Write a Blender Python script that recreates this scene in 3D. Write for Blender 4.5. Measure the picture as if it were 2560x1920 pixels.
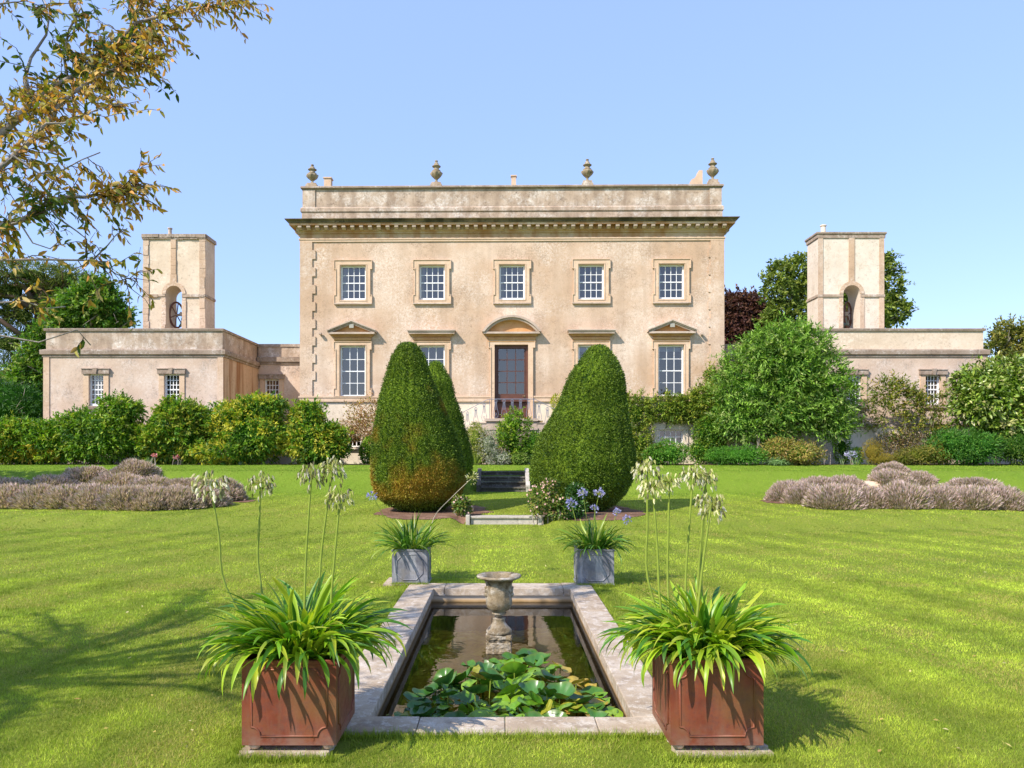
import bpy, math, random
import numpy as np
from mathutils import Vector, Matrix
R = math.radians
C = bpy.context.scene.collection
for o in list(bpy.data.objects): bpy.data.objects.remove(o)
# ------------------------------------------------------------ camera, sky, sun
F = 1850.0; CX = 1255.0; HY = 1130.0; CAMZ = 1.8
cam_d = bpy.data.cameras.new('camera'); cam = bpy.data.objects.new('camera', cam_d); C.objects.link(cam)
cam.location = (0, 0, CAMZ); cam.rotation_euler = (R(90), 0, 0)
cam_d.sensor_width = 36; cam_d.lens = F/2560*36
cam_d.shift_x = (1280-CX)/2560; cam_d.shift_y = (HY-960)/2560
cam_d.clip_start = 0.05; cam_d.clip_end = 3000
S = bpy.context.scene; S.camera = cam
SAZ, SEL = R(42), R(42)        # shadows run towards (+cos, +sin) of SAZ; sun elevation
to_sun = Vector((-math.cos(SAZ)*math.cos(SEL), -math.sin(SAZ)*math.cos(SEL), math.sin(SEL)))
w = bpy.data.worlds.new('World'); S.world = w; w.use_nodes = True
nt = w.node_tree; bg = nt.nodes['Background']
sky = nt.nodes.new('ShaderNodeTexSky'); sky.sky_type = 'NISHITA'; sky.sun_disc = False
sky.sun_elevation = SEL; sky.sun_rotation = math.atan2(to_sun.x, to_sun.y)
sky.air_density = 1.0; sky.dust_density = 0.3; sky.ozone_density = 1.6; sky.altitude = 0
skm = nt.nodes.new('ShaderNodeMix'); skm.data_type = 'RGBA'; skm.inputs[0].default_value = .62; nt.links.new(sky.outputs[0], skm.inputs[6]); skm.inputs[7].default_value = (1.74, 2.50, 4.85, 1)
nt.links.new(skm.outputs[2], bg.inputs[0]); bg.inputs[1].default_value = 0.15
sl = bpy.data.lights.new('sun', 'SUN'); sl.energy = 3.6; sl.angle = R(0.5); sl.color = (1.0, 0.92, 0.82)
so = bpy.data.objects.new('sun', sl); C.objects.link(so); so.rotation_euler = (-to_sun).to_track_quat('-Z', 'Y').to_euler()
so.location = (-20, -20, 30)
S.view_settings.view_transform = 'Standard'; S.view_settings.look = 'None'
S.view_settings.exposure = 0.88; S.view_settings.gamma = 1
S.cycles.max_bounces = 8; S.cycles.transparent_max_bounces = 12
try: S.cycles.use_denoising = True
except Exception: pass

# ------------------------------------------------------------ tags & projection helpers
def tag(o, label=None, cat=None, group=None, kind=None):
    if label: o['label'] = label
    if cat: o['category'] = cat
    if group: o['group'] = group
    if kind: o['kind'] = kind
    return o
def thing(name, label, cat, loc=(0,0,0), rz=0, group=None):
    o = bpy.data.objects.new(name, None); C.objects.link(o); o.empty_display_size = .2
    o.location = loc; o.rotation_euler = (0,0,rz)
    return tag(o, label, cat, group)
def P(px, py, Y): return Vector(((px-CX)*Y/F, Y, CAMZ+(HY-py)*Y/F))
def X_(px, Y): return (px-CX)*Y/F
def Z_(py, Y): return CAMZ+(HY-py)*Y/F
LOCAL = set()
def root_of(o):
    while o.parent: o = o.parent
    return o
def fin(name, me, mat, parent, smooth):
    if mat is not None:
        for m in (mat if isinstance(mat, (list, tuple)) else [mat]): me.materials.append(m)
    o = bpy.data.objects.new(name, me); C.objects.link(o)
    if parent is not None: o.parent = parent
    if smooth and len(me.polygons): me.polygons.foreach_set('use_smooth', [True]*len(me.polygons))
    return o
def offset_of(parent):
    if parent is None: return Vector((0,0,0))
    r = root_of(parent)
    return Vector((0,0,0)) if r.name in LOCAL else Vector(r.location)
class MB:
    def __init__(s): s.v = []; s.f = []
    def add(s, vs, fs):
        b = len(s.v); s.v += [tuple(p) for p in vs]; s.f += [tuple(i+b for i in f) for f in fs]; return s
    def box(s, x0, x1, y0, y1, z0, z1):
        if x0 > x1: x0, x1 = x1, x0
        if y0 > y1: y0, y1 = y1, y0
        if z0 > z1: z0, z1 = z1, z0
        return s.add([(x0,y0,z0),(x1,y0,z0),(x1,y1,z0),(x0,y1,z0),(x0,y0,z1),(x1,y0,z1),(x1,y1,z1),(x0,y1,z1)],
                     [(0,3,2,1),(4,5,6,7),(0,1,5,4),(1,2,6,5),(2,3,7,6),(3,0,4,7)])
    def quad(s, a, b, c, d): return s.add([a,b,c,d], [(0,1,2,3)])
    def prism(s, poly, y0, y1):          # polygon in (x,z), extruded along y
        n = len(poly)
        vs = [(p[0], y0, p[1]) for p in poly]+[(p[0], y1, p[1]) for p in poly]
        fs = [tuple(range(n)), tuple(reversed(range(n, 2*n)))]
        fs += [(i, i+n, (i+1)%n+n, (i+1)%n) for i in range(n)]
        return s.add(vs, fs)
    def tube(s, pts, r, n=8, cap=True):
        pts = [Vector(p) for p in pts]; m = len(pts)
        rs = r if isinstance(r, (list, tuple)) else [r]*m
        vs = []; fs = []; up = None
        for i, p in enumerate(pts):
            t = (pts[min(i+1, m-1)]-pts[max(i-1, 0)])
            if t.length < 1e-9: t = Vector((0,0,1))
            t.normalize()
            if up is None:
                up = Vector((0,0,1)) if abs(t.z) < .9 else Vector((1,0,0))
            a = t.cross(up)
            if a.length < 1e-4: a = t.orthogonal()
            a.normalize(); b = a.cross(t); up = b
            for k in range(n):
                an = 2*math.pi*k/n; vs.append(p+a*math.cos(an)*rs[i]+b*math.sin(an)*rs[i])
        for i in range(m-1):
            for k in range(n):
                fs.append((i*n+k, i*n+(k+1)%n, (i+1)*n+(k+1)%n, (i+1)*n+k))
        if cap:
            fs.append(tuple(reversed(range(n)))); fs.append(tuple(range((m-1)*n, m*n)))
        return s.add(vs, fs)
    def lathe(s, prof, c=(0,0,0), n=32, flute=0, lobes=0):
        vs = []; fs = []; m = len(prof)
        for (r, z, *fl) in prof:
            amp = fl[0] if fl else 0
            for k in range(n):
                a = 2*math.pi*k/n; rr = r*(1+amp*math.cos(a*max(lobes,1)))
                vs.append((c[0]+rr*math.cos(a), c[1]+rr*math.sin(a), c[2]+z))
        for i in range(m-1):
            for k in range(n):
                fs.append((i*n+k, i*n+(k+1)%n, (i+1)*n+(k+1)%n, (i+1)*n+k))
        fs.append(tuple(reversed(range(n)))); fs.append(tuple(range((m-1)*n, m*n)))
        return s.add(vs, fs)
    def sweep_rect(s, prof, x0, x1, y0, y1, closed_top=True):   # prof: (outward offset d, z)
        vs = []; fs = []; m = len(prof)
        for d, z in prof: vs += [(x0-d,y0-d,z),(x1+d,y0-d,z),(x1+d,y1+d,z),(x0-d,y1+d,z)]
        for i in range(m-1):
            for k in range(4): fs.append((i*4+k, i*4+(k+1)%4, (i+1)*4+(k+1)%4, (i+1)*4+k))
        return s.add(vs, fs)
    def frame_path(s, path, wd, y0, y1):  # closed (x,z) path, mitred strip wd inward, from y0 (front) to y1
        n = len(path); area = sum(path[i][0]*path[(i+1)%n][1]-path[(i+1)%n][0]*path[i][1] for i in range(n))
        if area < 0: path = path[::-1]
        inn = []
        for i in range(n):
            a = Vector(path[i-1]); b = Vector(path[i]); c = Vector(path[(i+1)%n])
            e1 = (b-a).normalized(); e2 = (c-b).normalized()
            n1 = Vector((-e1.y, e1.x)); n2 = Vector((-e2.y, e2.x)); k = n1+n2
            k = k/max(k.length_squared, .3)*2 if k.length > 1e-6 else n1
            inn.append(b+k*wd*.5*1.0)
        vs = [(p[0], y1, p[1]) for p in path]+[(p[0], y0, p[1]) for p in path]+[(p.x, y0, p.y) for p in inn]+[(p.x, y1, p.y) for p in inn]
        fs = []
        for i in range(n):
            j = (i+1)%n
            for q in range(3): fs.append((q*n+i, q*n+j, (q+1)*n+j, (q+1)*n+i))
        return s.add(vs, fs)
    def xform(s, M, start=0):
        for i in range(start, len(s.v)): s.v[i] = tuple(M @ Vector(s.v[i]))
        return s
    def build(s, name, mat=None, parent=None, smooth=False, bevel=0):
        off = offset_of(parent)
        me = bpy.data.meshes.new(name)
        me.from_pydata([(a-off.x, b-off.y, c-off.z) for a, b, c in s.v], [], s.f); me.update()
        o = fin(name, me, mat, parent, smooth)
        if bevel:
            md = o.modifiers.new('bevel', 'BEVEL'); md.width = bevel; md.segments = 2; md.limit_method = 'ANGLE'; md.angle_limit = R(40)
        return o
def np_mesh(name, V, Fc, col, mat, parent=None, smooth=False, core_from=None):
    V = np.asarray(V, dtype=np.float64).reshape(-1, 3).copy(); off = offset_of(parent); V -= np.array(off)
    Fc = np.asarray(Fc, dtype=np.int32); k = Fc.shape[1]
    me = bpy.data.meshes.new(name)
    me.vertices.add(len(V)); me.vertices.foreach_set('co', V.astype(np.float32).ravel())
    me.loops.add(Fc.size); me.loops.foreach_set('vertex_index', Fc.ravel())
    me.polygons.add(len(Fc)); me.polygons.foreach_set('loop_start', np.arange(0, Fc.size, k, dtype=np.int32))
    me.polygons.foreach_set('loop_total', np.full(len(Fc), k, dtype=np.int32))
    if smooth: me.polygons.foreach_set('use_smooth', np.ones(len(Fc), dtype=bool))
    me.update(calc_edges=True)
    if col is not None:
        a = me.color_attributes.new('Col', 'FLOAT_COLOR', 'POINT')
        cc = np.ones((len(V), 4), dtype=np.float32); cc[:, :3] = col; a.data.foreach_set('color', cc.ravel())
    o = fin(name, me, mat, parent, False)
    if core_from is not None:
        me.materials.append(FM['solid']); mi = np.zeros(len(Fc), dtype=np.int32); mi[core_from:] = 1; me.polygons.foreach_set('material_index', mi)
    return o
def copy_tree(o, parent=None):
    c = o.copy(); C.objects.link(c); c.parent = parent
    for ch in list(o.children): copy_tree(ch, c)
    return c
# value noise
def vnoise(p, seed=0):
    p = np.asarray(p, dtype=np.float64); i = np.floor(p).astype(np.int64); f = p-i; u = f*f*(3-2*f); out = 0
    def h(x, y, z):
        n = (x*374761393+y*668265263+z*2147483647+seed*1274126177) & 0xffffffff
        n = ((n ^ (n >> 13))*1274126177) & 0xffffffff
        return ((n ^ (n >> 16)) & 0xffff)/65535.0
    for dx in (0, 1):
        for dy in (0, 1):
            for dz in (0, 1):
                ww = (u[:,0] if dx else 1-u[:,0])*(u[:,1] if dy else 1-u[:,1])*(u[:,2] if dz else 1-u[:,2])
                out = out+ww*h(i[:,0]+dx, i[:,1]+dy, i[:,2]+dz)
    return out
def fnoise(p, seed=0, oct=3):
    s = 0; a = .5; t = 0
    for k in range(oct): s = s+a*vnoise(np.asarray(p)*(2**k), seed+k); t += a; a *= .5
    return s/t

# ------------------------------------------------------------ materials
class Mat:
    def __init__(s, name):
        s.m = bpy.data.materials.new(name); s.m.use_nodes = True; s.t = s.m.node_tree
        s.b = s.t.nodes['Principled BSDF']; s.out = s.t.nodes['Material Output']; s.tc = None
    def n(s, t, **k):
        x = s.t.nodes.new(t)
        for a, v in k.items(): setattr(x, a, v)
        return x
    def l(s, a, b): s.t.links.new(a, b)
    def co(s, scale=(1,1,1), loc=(0,0,0), kind='Object'):
        if not s.tc: s.tc = s.n('ShaderNodeTexCoord')
        mp = s.n('ShaderNodeMapping'); s.l(s.tc.outputs[kind], mp.inputs[0]); mp.inputs['Scale'].default_value = scale; mp.inputs['Location'].default_value = loc
        return mp.outputs[0]
    def noise(s, scale, detail=4, rough=.55, vec=None, dist=0):
        x = s.n('ShaderNodeTexNoise'); x.inputs['Scale'].default_value = scale; x.inputs['Detail'].default_value = detail
        x.inputs['Roughness'].default_value = rough; x.inputs['Distortion'].default_value = dist
        s.l(vec if vec is not None else s.co(), x.inputs['Vector']); return x.outputs['Fac']
    def vor(s, scale, vec=None, feature='F1'):
        x = s.n('ShaderNodeTexVoronoi', feature=feature); x.inputs['Scale'].default_value = scale
        s.l(vec if vec is not None else s.co(), x.inputs['Vector']); return x
    def ramp(s, fac, stops, interp='LINEAR'):
        x = s.n('ShaderNodeValToRGB'); e = x.color_ramp.elements; x.color_ramp.interpolation = interp
        while len(e) < len(stops): e.new(.5)
        for el, (p, c) in zip(e, stops):
            el.position = p; el.color = (*c, 1) if isinstance(c, (tuple, list)) else (c, c, c, 1)
        s.l(fac, x.inputs[0]); return x.outputs[0]
    def mix(s, fac, a, b, bt='MIX'):
        x = s.n('ShaderNodeMix', data_type='RGBA', blend_type=bt)
        for sock, v in ((x.inputs[0], fac), (x.inputs[6], a), (x.inputs[7], b)):
            if hasattr(v, 'is_linked') or hasattr(v, 'links'): s.l(v, sock)
            elif isinstance(v, (tuple, list)): sock.default_value = (*v, 1)
            else: sock.default_value = v
        return x.outputs[2]
    def math(s, op, a, b=0, clamp=False):
        x = s.n('ShaderNodeMath', operation=op, use_clamp=clamp)
        for sock, v in ((x.inputs[0], a), (x.inputs[1], b)):
            if hasattr(v, 'links'): s.l(v, sock)
            else: sock.default_value = v
        return x.outputs[0]
    def sepz(s, vec):
        x = s.n('ShaderNodeSeparateXYZ'); s.l(vec, x.inputs[0]); return x.outputs
    def col(s, c):
        if hasattr(c, 'links'): s.l(c, s.b.inputs['Base Color'])
        else: s.b.inputs['Base Color'].default_value = (*c, 1)
        return s
    def set(s, rough=.8, spec=.3, metal=0):
        s.b.inputs['Roughness'].default_value = rough; s.b.inputs['Specular IOR Level'].default_value = spec; s.b.inputs['Metallic'].default_value = metal; return s
    def bump(s, h, strength=.3, dist=.02):
        x = s.n('ShaderNodeBump'); x.inputs['Strength'].default_value = strength; x.inputs['Distance'].default_value = dist
        s.l(h, x.inputs['Height']); s.l(x.outputs[0], s.b.inputs['Normal']); return s
def stone(name, a, b, c, speck=None, dark=None, s1=.5, s2=4, s3=40, streak=None, speck_amt=.5, bump=.35, streak_scale=(2.5,2.5,.25), big=None, streak_amt=.85):
    m = Mat(name); m.set(.9, .15)
    n1 = m.noise(s1, 5, .6); n2 = m.noise(s2, 6, .65); n3 = m.noise(s3, 3, .7)
    c1 = m.ramp(n1, [(.35, a), (.52, b), (.68, c)])
    c2 = m.mix(m.ramp(n2, [(.35, 0.), (.7, .55)]), c1, [k*.82 for k in b])
    c3 = m.mix(m.ramp(n3, [(.35, .0), (.7, .35)]), c2, [min(1, k*1.2) for k in c])
    if big:
        n6 = m.noise(.23, 3, .5, vec=m.co(loc=(3.1, 0, 7)))
        c3 = m.mix(m.ramp(n6, [(.42, 0.), (.62, .6)]), c3, big)
    if speck:
        msk = m.math('MULTIPLY', m.ramp(m.noise(s1*1.3, 4, .6, vec=m.co(loc=(7, 3, 5))), [(.45, 0.), (.62, 1.)]),
                     m.ramp(m.noise(9, 6, .8), [(.5-.06*speck_amt, 0.), (.62, 1.)]))
        c3 = m.mix(m.math('MULTIPLY', msk, .75), c3, speck)
    if dark:
        dm = m.math('MULTIPLY', m.ramp(m.noise(s1*2.2, 4, .6, vec=m.co(loc=(1, 9, 2))), [(.5, 0.), (.65, .8)]),
                    m.ramp(m.noise(14, 5, .8), [(.45, 0.), (.6, 1.)]))
        c3 = m.mix(dm, c3, dark)
    pit = m.math('MULTIPLY', m.ramp(m.noise(7.5, 6, .85, vec=m.co(loc=(5, 5, 5))), [(.36, 1.), (.48, 0.)]), m.ramp(m.noise(s1*1.7, 3, .5, vec=m.co(loc=(11, 2, 6))), [(.38, .15), (.6, .8)]))
    c3 = m.mix(pit, c3, [k*.62 for k in a])
    if streak:
        sm = m.ramp(m.noise(1.0, 5, .6, vec=m.co(scale=streak_scale)), [(.46, 0.), (.62, streak_amt)])
        c3 = m.mix(sm, c3, streak)
    m.col(c3)
    m.bump(m.math('ADD', m.math('MULTIPLY', n2, .6), m.math('MULTIPLY', n3, .5)), bump, .03)
    return m.m
def plain(name, c, rough=.6, spec=.4, var=.12, scale=6, metal=0, bump=.0):
    m = Mat(name); m.set(rough, spec, metal)
    n = m.noise(scale, 5, .6)
    m.col(m.ramp(n, [(.3, [k*(1-var) for k in c]), (.7, [min(1, k*(1+var)) for k in c])]))
    if bump: m.bump(n, bump, .01)
    return m.m
def foliage_mat(name, trans=.35, rough=.55, spec=.35, tint=1.15):
    m = Mat(name); m.set(rough, spec)
    a = m.n('ShaderNodeAttribute', attribute_name='Col'); m.col(a.outputs['Color'])
    tr = m.n('ShaderNodeBsdfTranslucent'); m.l(m.mix(1.0, a.outputs['Color'], (1.0*tint, 1.1*tint, .55), 'MULTIPLY'), tr.inputs[0])
    mx = m.n('ShaderNodeMixShader'); mx.inputs[0].default_value = trans
    m.l(m.b.outputs[0], mx.inputs[1]); m.l(tr.outputs[0], mx.inputs[2]); m.l(mx.outputs[0], m.out.inputs[0]); return m.m
ML = {}
ML['facade'] = stone('facade_render', (.485,.32,.205), (.615,.45,.325), (.71,.575,.46), speck=(.80,.70,.60), dark=(.33,.235,.165), s1=.42, s2=6, s3=18, speck_amt=1.2, big=(.48,.31,.185), streak=(.42,.30,.21), streak_scale=(1.7,1.7,.14), streak_amt=.38)
ML['wing'] = stone('wing_render', (.46,.325,.235), (.58,.435,.33), (.66,.53,.43), speck=(.76,.67,.6), dark=(.27,.22,.19), s1=.5, s2=4, s3=24, speck_amt=1.5)
ML['wing_side'] = stone('wing_side_render', (.55,.36,.22), (.6,.42,.28), (.66,.5,.36), streak=(.30,.13,.05), s1=.7, streak_scale=(2,2,.18))
ML['tower'] = stone('tower_render', (.54,.405,.28), (.63,.50,.37), (.72,.60,.47), speck=(.82,.72,.58), s1=.7, s2=3, bump=.25)
ML['tower_pale'] = stone('pale_tower_render', (.63,.52,.41), (.70,.60,.49), (.75,.67,.56), dark=(.52,.37,.24), s1=.7, s2=3, bump=.2)
ML['parapet'] = stone('parapet_stone', (.33,.235,.165), (.46,.345,.25), (.58,.46,.36), speck=(.82,.77,.7), dark=(.14,.10,.07), s1=1.2, s2=6, s3=30, speck_amt=1.6, streak=(.24,.17,.12), streak_scale=(2.2,2.2,.3), streak_amt=.5)
ML['coping'] = stone('weathered_coping', (.23,.165,.12), (.32,.24,.18), (.42,.33,.26), speck=(.66,.6,.53), dark=(.11,.08,.065), s1=1.5, s2=8)
ML['trim'] = stone('dressed_stone', (.54,.37,.235), (.63,.45,.305), (.69,.53,.395), s1=.9, s2=6, bump=.15)
ML['trimgold_shade'] = stone('shaded_golden_stone', (.52,.24,.085), (.60,.32,.135), (.66,.43,.24), s1=1.4, s2=6, bump=.15)  # golden stone, its colour deepened to carry the shadow under hoods and pediments
ML['trimgrey'] = stone('grey_moulding', (.36,.27,.21), (.50,.39,.31), (.60,.49,.40), s1=1.2, s2=8, bump=.2)
ML['cornice'] = stone('cornice_stone', (.48,.26,.12), (.54,.37,.22), (.58,.47,.34), streak=(.40,.20,.08), s1=.7, s2=5, streak_scale=(1.2,1.2,.3))
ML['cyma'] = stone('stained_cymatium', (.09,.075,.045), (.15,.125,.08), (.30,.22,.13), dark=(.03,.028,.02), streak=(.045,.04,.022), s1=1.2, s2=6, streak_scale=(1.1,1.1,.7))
ML['link'] = ML['wing']
ML['plinth'] = stone('plinth_render', (.66,.54,.40), (.72,.61,.47), (.77,.68,.55), s1=.5, s2=3, bump=.12)
ML['white'] = plain('white_paint', (.80,.80,.80), .45, .4, .05, 3)
ML['doorwood'] = plain('brown_door_paint', (.115,.045,.028), .45, .4, .2, 5)
ML['iron'] = plain('blue_grey_iron', (.20,.21,.27), .5, .4, .15, 20)
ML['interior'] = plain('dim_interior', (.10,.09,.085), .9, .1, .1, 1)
ML['curtain'] = plain('pale_curtain', (.62,.58,.48), .9, .1, .1, 8)
ML['blind'] = plain('grey_blind', (.5,.52,.56), .9, .1, .04, 2)
ML['lead'] = None
ML['urnstone'] = stone('mossy_urn_stone', (.13,.09,.045), (.27,.20,.11), (.44,.37,.27), speck=(.66,.62,.55), dark=(.045,.03,.018), s1=6, s2=22, s3=90, speck_amt=1.6, bump=.8)
ML['finial'] = stone('finial_stone', (.20,.15,.09), (.28,.215,.14), (.38,.31,.21), dark=(.08,.06,.045), speck=(.6,.56,.46), s1=3, s2=12, bump=.4)
ML['bark'] = stone('grey_bark', (.22,.18,.14), (.32,.27,.22), (.42,.37,.32), dark=(.1,.08,.06), s1=6, s2=20, s3=60, bump=.6)
ML['twig'] = plain('dark_twig', (.10,.065,.045), .8, .2, .3, 30)
ML['mulch'] = stone('red_brown_mulch', (.10,.05,.028), (.20,.11,.07), (.33,.21,.14), s1=3, s2=20, s3=80, bump=.8)
ML['soil'] = stone('dark_soil', (.05,.03,.02), (.09,.055,.035), (.13,.09,.06), s1=8, s2=30, bump=.8)
ML['step'] = stone('mossy_steps', (.06,.05,.04), (.11,.095,.075), (.18,.16,.13), speck=(.42,.40,.36), dark=(.06,.055,.045), s1=2, s2=10)
ML['pale_step'] = stone('pale_step_stone', (.34,.30,.24), (.48,.43,.36), (.58,.53,.45), dark=(.15,.13,.10), s1=2, s2=10)
def pond_stone():
    m = Mat('pond_coping_stone'); m.set(.92, .15)
    n1 = m.noise(2.2, 6, .6); n2 = m.noise(12, 6, .75); n3 = m.noise(60, 4, .7)
    c = m.ramp(n1, [(.3, (.30,.215,.14)), (.5, (.44,.345,.245)), (.7, (.56,.47,.37))])
    c = m.mix(m.ramp(n2, [(.50, 0.), (.60, .75)]), c, (.64,.57,.48))
    c = m.mix(m.ramp(m.noise(7, 6, .75, vec=m.co(loc=(4,1,3))), [(.52, 0.), (.62, .75)]), c, (.27,.21,.16))
    c = m.mix(m.ramp(n3, [(.4, 0.), (.7, .4)]), c, (.36,.29,.21))
    m.col(c); m.bump(m.math('ADD', n2, n3), .5, .012); return m.m
ML['pond'] = pond_stone()
def basin_mat():
    m = Mat('wet_basin_wall'); m.set(.6, .4)
    z = m.sepz(m.co(kind='Object'))[2]
    n = m.noise(6, 5, .6)
    zz = m.math('ADD', z, m.math('MULTIPLY', m.math('SUBTRACT', n, .5), .05))
    c = m.ramp(m.math('MULTIPLY', m.math('ADD', zz, .5), 2.0), [(.4, (.07,.05,.02)), (.66, (.16,.10,.035)), (.72, (.42,.27,.12)), (.80, (.56,.46,.35)), (.95, (.6,.52,.42))])
    m.col(c); m.bump(n, .3, .01); return m.m
def rust():
    m = Mat('rust_brown_iron'); m.set(.5, .35, .15)
    n1 = m.noise(3.5, 6, .65); n2 = m.noise(24, 5, .7); st = m.noise(1.0, 5, .7, vec=m.co(scale=(14,14,1.6)))
    c = m.ramp(n1, [(.3, (.15,.036,.020)), (.5, (.225,.056,.028)), (.68, (.25,.085,.035))])
    c = m.mix(m.ramp(st, [(.45, 0.), (.7, .6)]), c, (.24,.105,.06))
    c = m.mix(m.ramp(n2, [(.5, 0.), (.72, .55)]), c, (.11,.05,.04))
    z = m.sepz(m.co(kind='Object'))[2]
    dust = m.math('MULTIPLY', m.ramp(z, [(0.03, .75), (.17, 0.)]), m.ramp(m.noise(11, 5, .7), [(.38, 0.), (.62, 1.)]))
    c = m.mix(dust, c, (.27,.16,.12))
    c = m.mix(m.ramp(m.noise(2.1, 4, .6, vec=m.co(loc=(2,5,1))), [(.52, 0.), (.66, .4)]), c, (.17,.12,.035))
    m.col(c); m.bump(n2, .25, .004)
    m.l(m.ramp(n2, [(.3, .38), (.7, .65)]), m.b.inputs['Roughness']); return m.m
def leadm():
    m = Mat('weathered_lead'); m.set(.55, .4, .1)
    n1 = m.noise(5, 6, .7); n2 = m.noise(30, 5, .7); st = m.noise(1.0, 5, .7, vec=m.co(scale=(12,12,2)))
    c = m.ramp(n1, [(.3, (.10,.10,.115)), (.52, (.17,.17,.19)), (.7, (.30,.30,.32))])
    c = m.mix(m.ramp(st, [(.5, 0.), (.66, .7)]), c, (.38,.38,.39))
    c = m.mix(m.ramp(m.noise(4, 4, .6, vec=m.co(loc=(3,3,3))), [(.55, 0.), (.68, .6)]), c, (.20,.17,.14))
    m.col(c); m.bump(n2, .2, .005); return m.m
ML['rust'] = rust(); ML['lead'] = leadm(); ML['basin'] = basin_mat()
def glassm():
    m = Mat('window_glass'); t = m.t
    gl = m.n('ShaderNodeBsdfGlossy'); gl.inputs['Roughness'].default_value = .015; gl.inputs[0].default_value = (1,.88,.80,1)
    tp = m.n('ShaderNodeBsdfTransparent'); tp.inputs[0].default_value = (.75,.78,.8,1)
    fr = m.n('ShaderNodeFresnel'); fr.inputs[0].default_value = 2.25
    mx = m.n('ShaderNodeMixShader'); m.l(fr.outputs[0], mx.inputs[0]); m.l(tp.outputs[0], mx.inputs[1]); m.l(gl.outputs[0], mx.inputs[2])
    m.l(mx.outputs[0], m.out.inputs[0]); return m.m
ML['glass'] = glassm()
def waterm():
    m = Mat('pond_water')
    gl = m.n('ShaderNodeBsdfGlossy'); gl.inputs['Roughness'].default_value = .0; gl.inputs[0].default_value = (1,1,1,1)
    bp = m.n('ShaderNodeBump'); bp.inputs['Strength'].default_value = .06; bp.inputs['Distance'].default_value = .01; m.l(m.noise(9, 2, .5), bp.inputs['Height']); m.l(bp.outputs[0], gl.inputs['Normal'])
    tp = m.n('ShaderNodeBsdfTransparent'); tp.inputs[0].default_value = (.72,.60,.30,1)
    fr = m.n('ShaderNodeFresnel'); fr.inputs[0].default_value = 1.45
    scum = m.n('ShaderNodeBsdfDiffuse'); scum.inputs[0].default_value = (.30,.27,.09,1)
    mx = m.n('ShaderNodeMixShader'); m.l(fr.outputs[0], mx.inputs[0]); m.l(tp.outputs[0], mx.inputs[1]); m.l(gl.outputs[0], mx.inputs[2])
    sp = m.math('MULTIPLY', m.ramp(m.noise(70, 3, .7), [(.62, 0.), (.68, 1.)]), m.ramp(m.noise(3.2, 4, .6), [(.5, 0.), (.62, .8)]))
    m2 = m.n('ShaderNodeMixShader'); m.l(sp, m2.inputs[0]); m.l(mx.outputs[0], m2.inputs[1]); m.l(scum.outputs[0], m2.inputs[2])
    m.l(m2.outputs[0], m.out.inputs[0]); return m.m
ML['water'] = waterm()
def pondbed():
    m = Mat('algae_pond_bed'); m.set(.9, .1)
    n = m.noise(3.5, 7, .65, dist=.6); n2 = m.noise(20, 5, .7)
    c = m.ramp(n, [(.36, (.16,.10,.02)), (.5, (.36,.30,.05)), (.62, (.55,.52,.12))])
    c = m.mix(m.ramp(n2, [(.5, 0.), (.7, .6)]), c, (.50,.36,.14)); m.col(c); m.bump(n, .5, .05); return m.m
ML['bed'] = pondbed()
def lawnm():
    m = Mat('lawn_grass'); m.set(.85, .12)
    v = m.co(kind='Object'); xyz = m.sepz(v)
    n1 = m.noise(.55, 5, .6); n2 = m.noise(3.2, 5, .65, vec=m.co(scale=(1,.6,1))); n3 = m.noise(38, 4, .75); n4 = m.noise(150, 3, .8)
    c = m.ramp(n1, [(.3, (.16,.23,.018)), (.5, (.26,.32,.028)), (.7, (.35,.38,.045))])
    c = m.mix(m.ramp(n2, [(.45, 0.), (.7, .55)]), c, (.33,.32,.06))
    # mowing stripes, running towards the house near the middle and curving with the bank at the sides
    ax_ = m.math('ABSOLUTE', xyz[0])
    ph = m.math('ADD', m.math('MULTIPLY', ax_, 5.6), m.math('MULTIPLY', m.math('MULTIPLY', xyz[1], 1.38), m.ramp(m.math('MULTIPLY', ax_, .25), [(.2, 0.), (.7, 1.)])))
    st1 = m.math('SINE', ph)
    c = m.mix(m.math('MULTIPLY', m.math('ADD', m.math('MULTIPLY', st1, .5), .5), .34), c, (.27,.325,.035))
    # lusher, darker green on the bank and terrace
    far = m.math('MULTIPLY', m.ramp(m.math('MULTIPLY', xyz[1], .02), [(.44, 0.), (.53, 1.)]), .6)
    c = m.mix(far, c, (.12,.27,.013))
    c = m.mix(m.ramp(n3, [(.38, .5), (.62, 0.)]), c, (.075,.12,.010))
    c = m.mix(m.ramp(n4, [(.4, 0.), (.75, .55)]), c, (.30,.36,.06))
    daisy = m.math('MULTIPLY', m.ramp(m.vor(7.0).outputs['Distance'], [(.035, 1.), (.06, 0.)]), m.ramp(n1, [(.4, 0.), (.5, .8)]))
    c = m.mix(daisy, c, (.5,.42,.14))
    m.col(c); m.bump(m.math('ADD', m.math('MULTIPLY', n3, .7), n4), .8, .03); return m.m
ML['lawn'] = lawnm()
FM = dict(leaf=foliage_mat('leaf', .35), glossy=foliage_mat('glossy_leaf', .22, .35, .5), yew=foliage_mat('yew_leaf', .12, .6, .25),
          strap=foliage_mat('strap_leaf', .35, .38, .5), dry=foliage_mat('dry_flower', .3, .8, .15), grass=foliage_mat('grass_blade', .3, .6, .25),
          pad=foliage_mat('lily_pad_leaf', .12, .30, .5), solid=foliage_mat('solid_green', .0, 1.0, .0))

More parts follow.
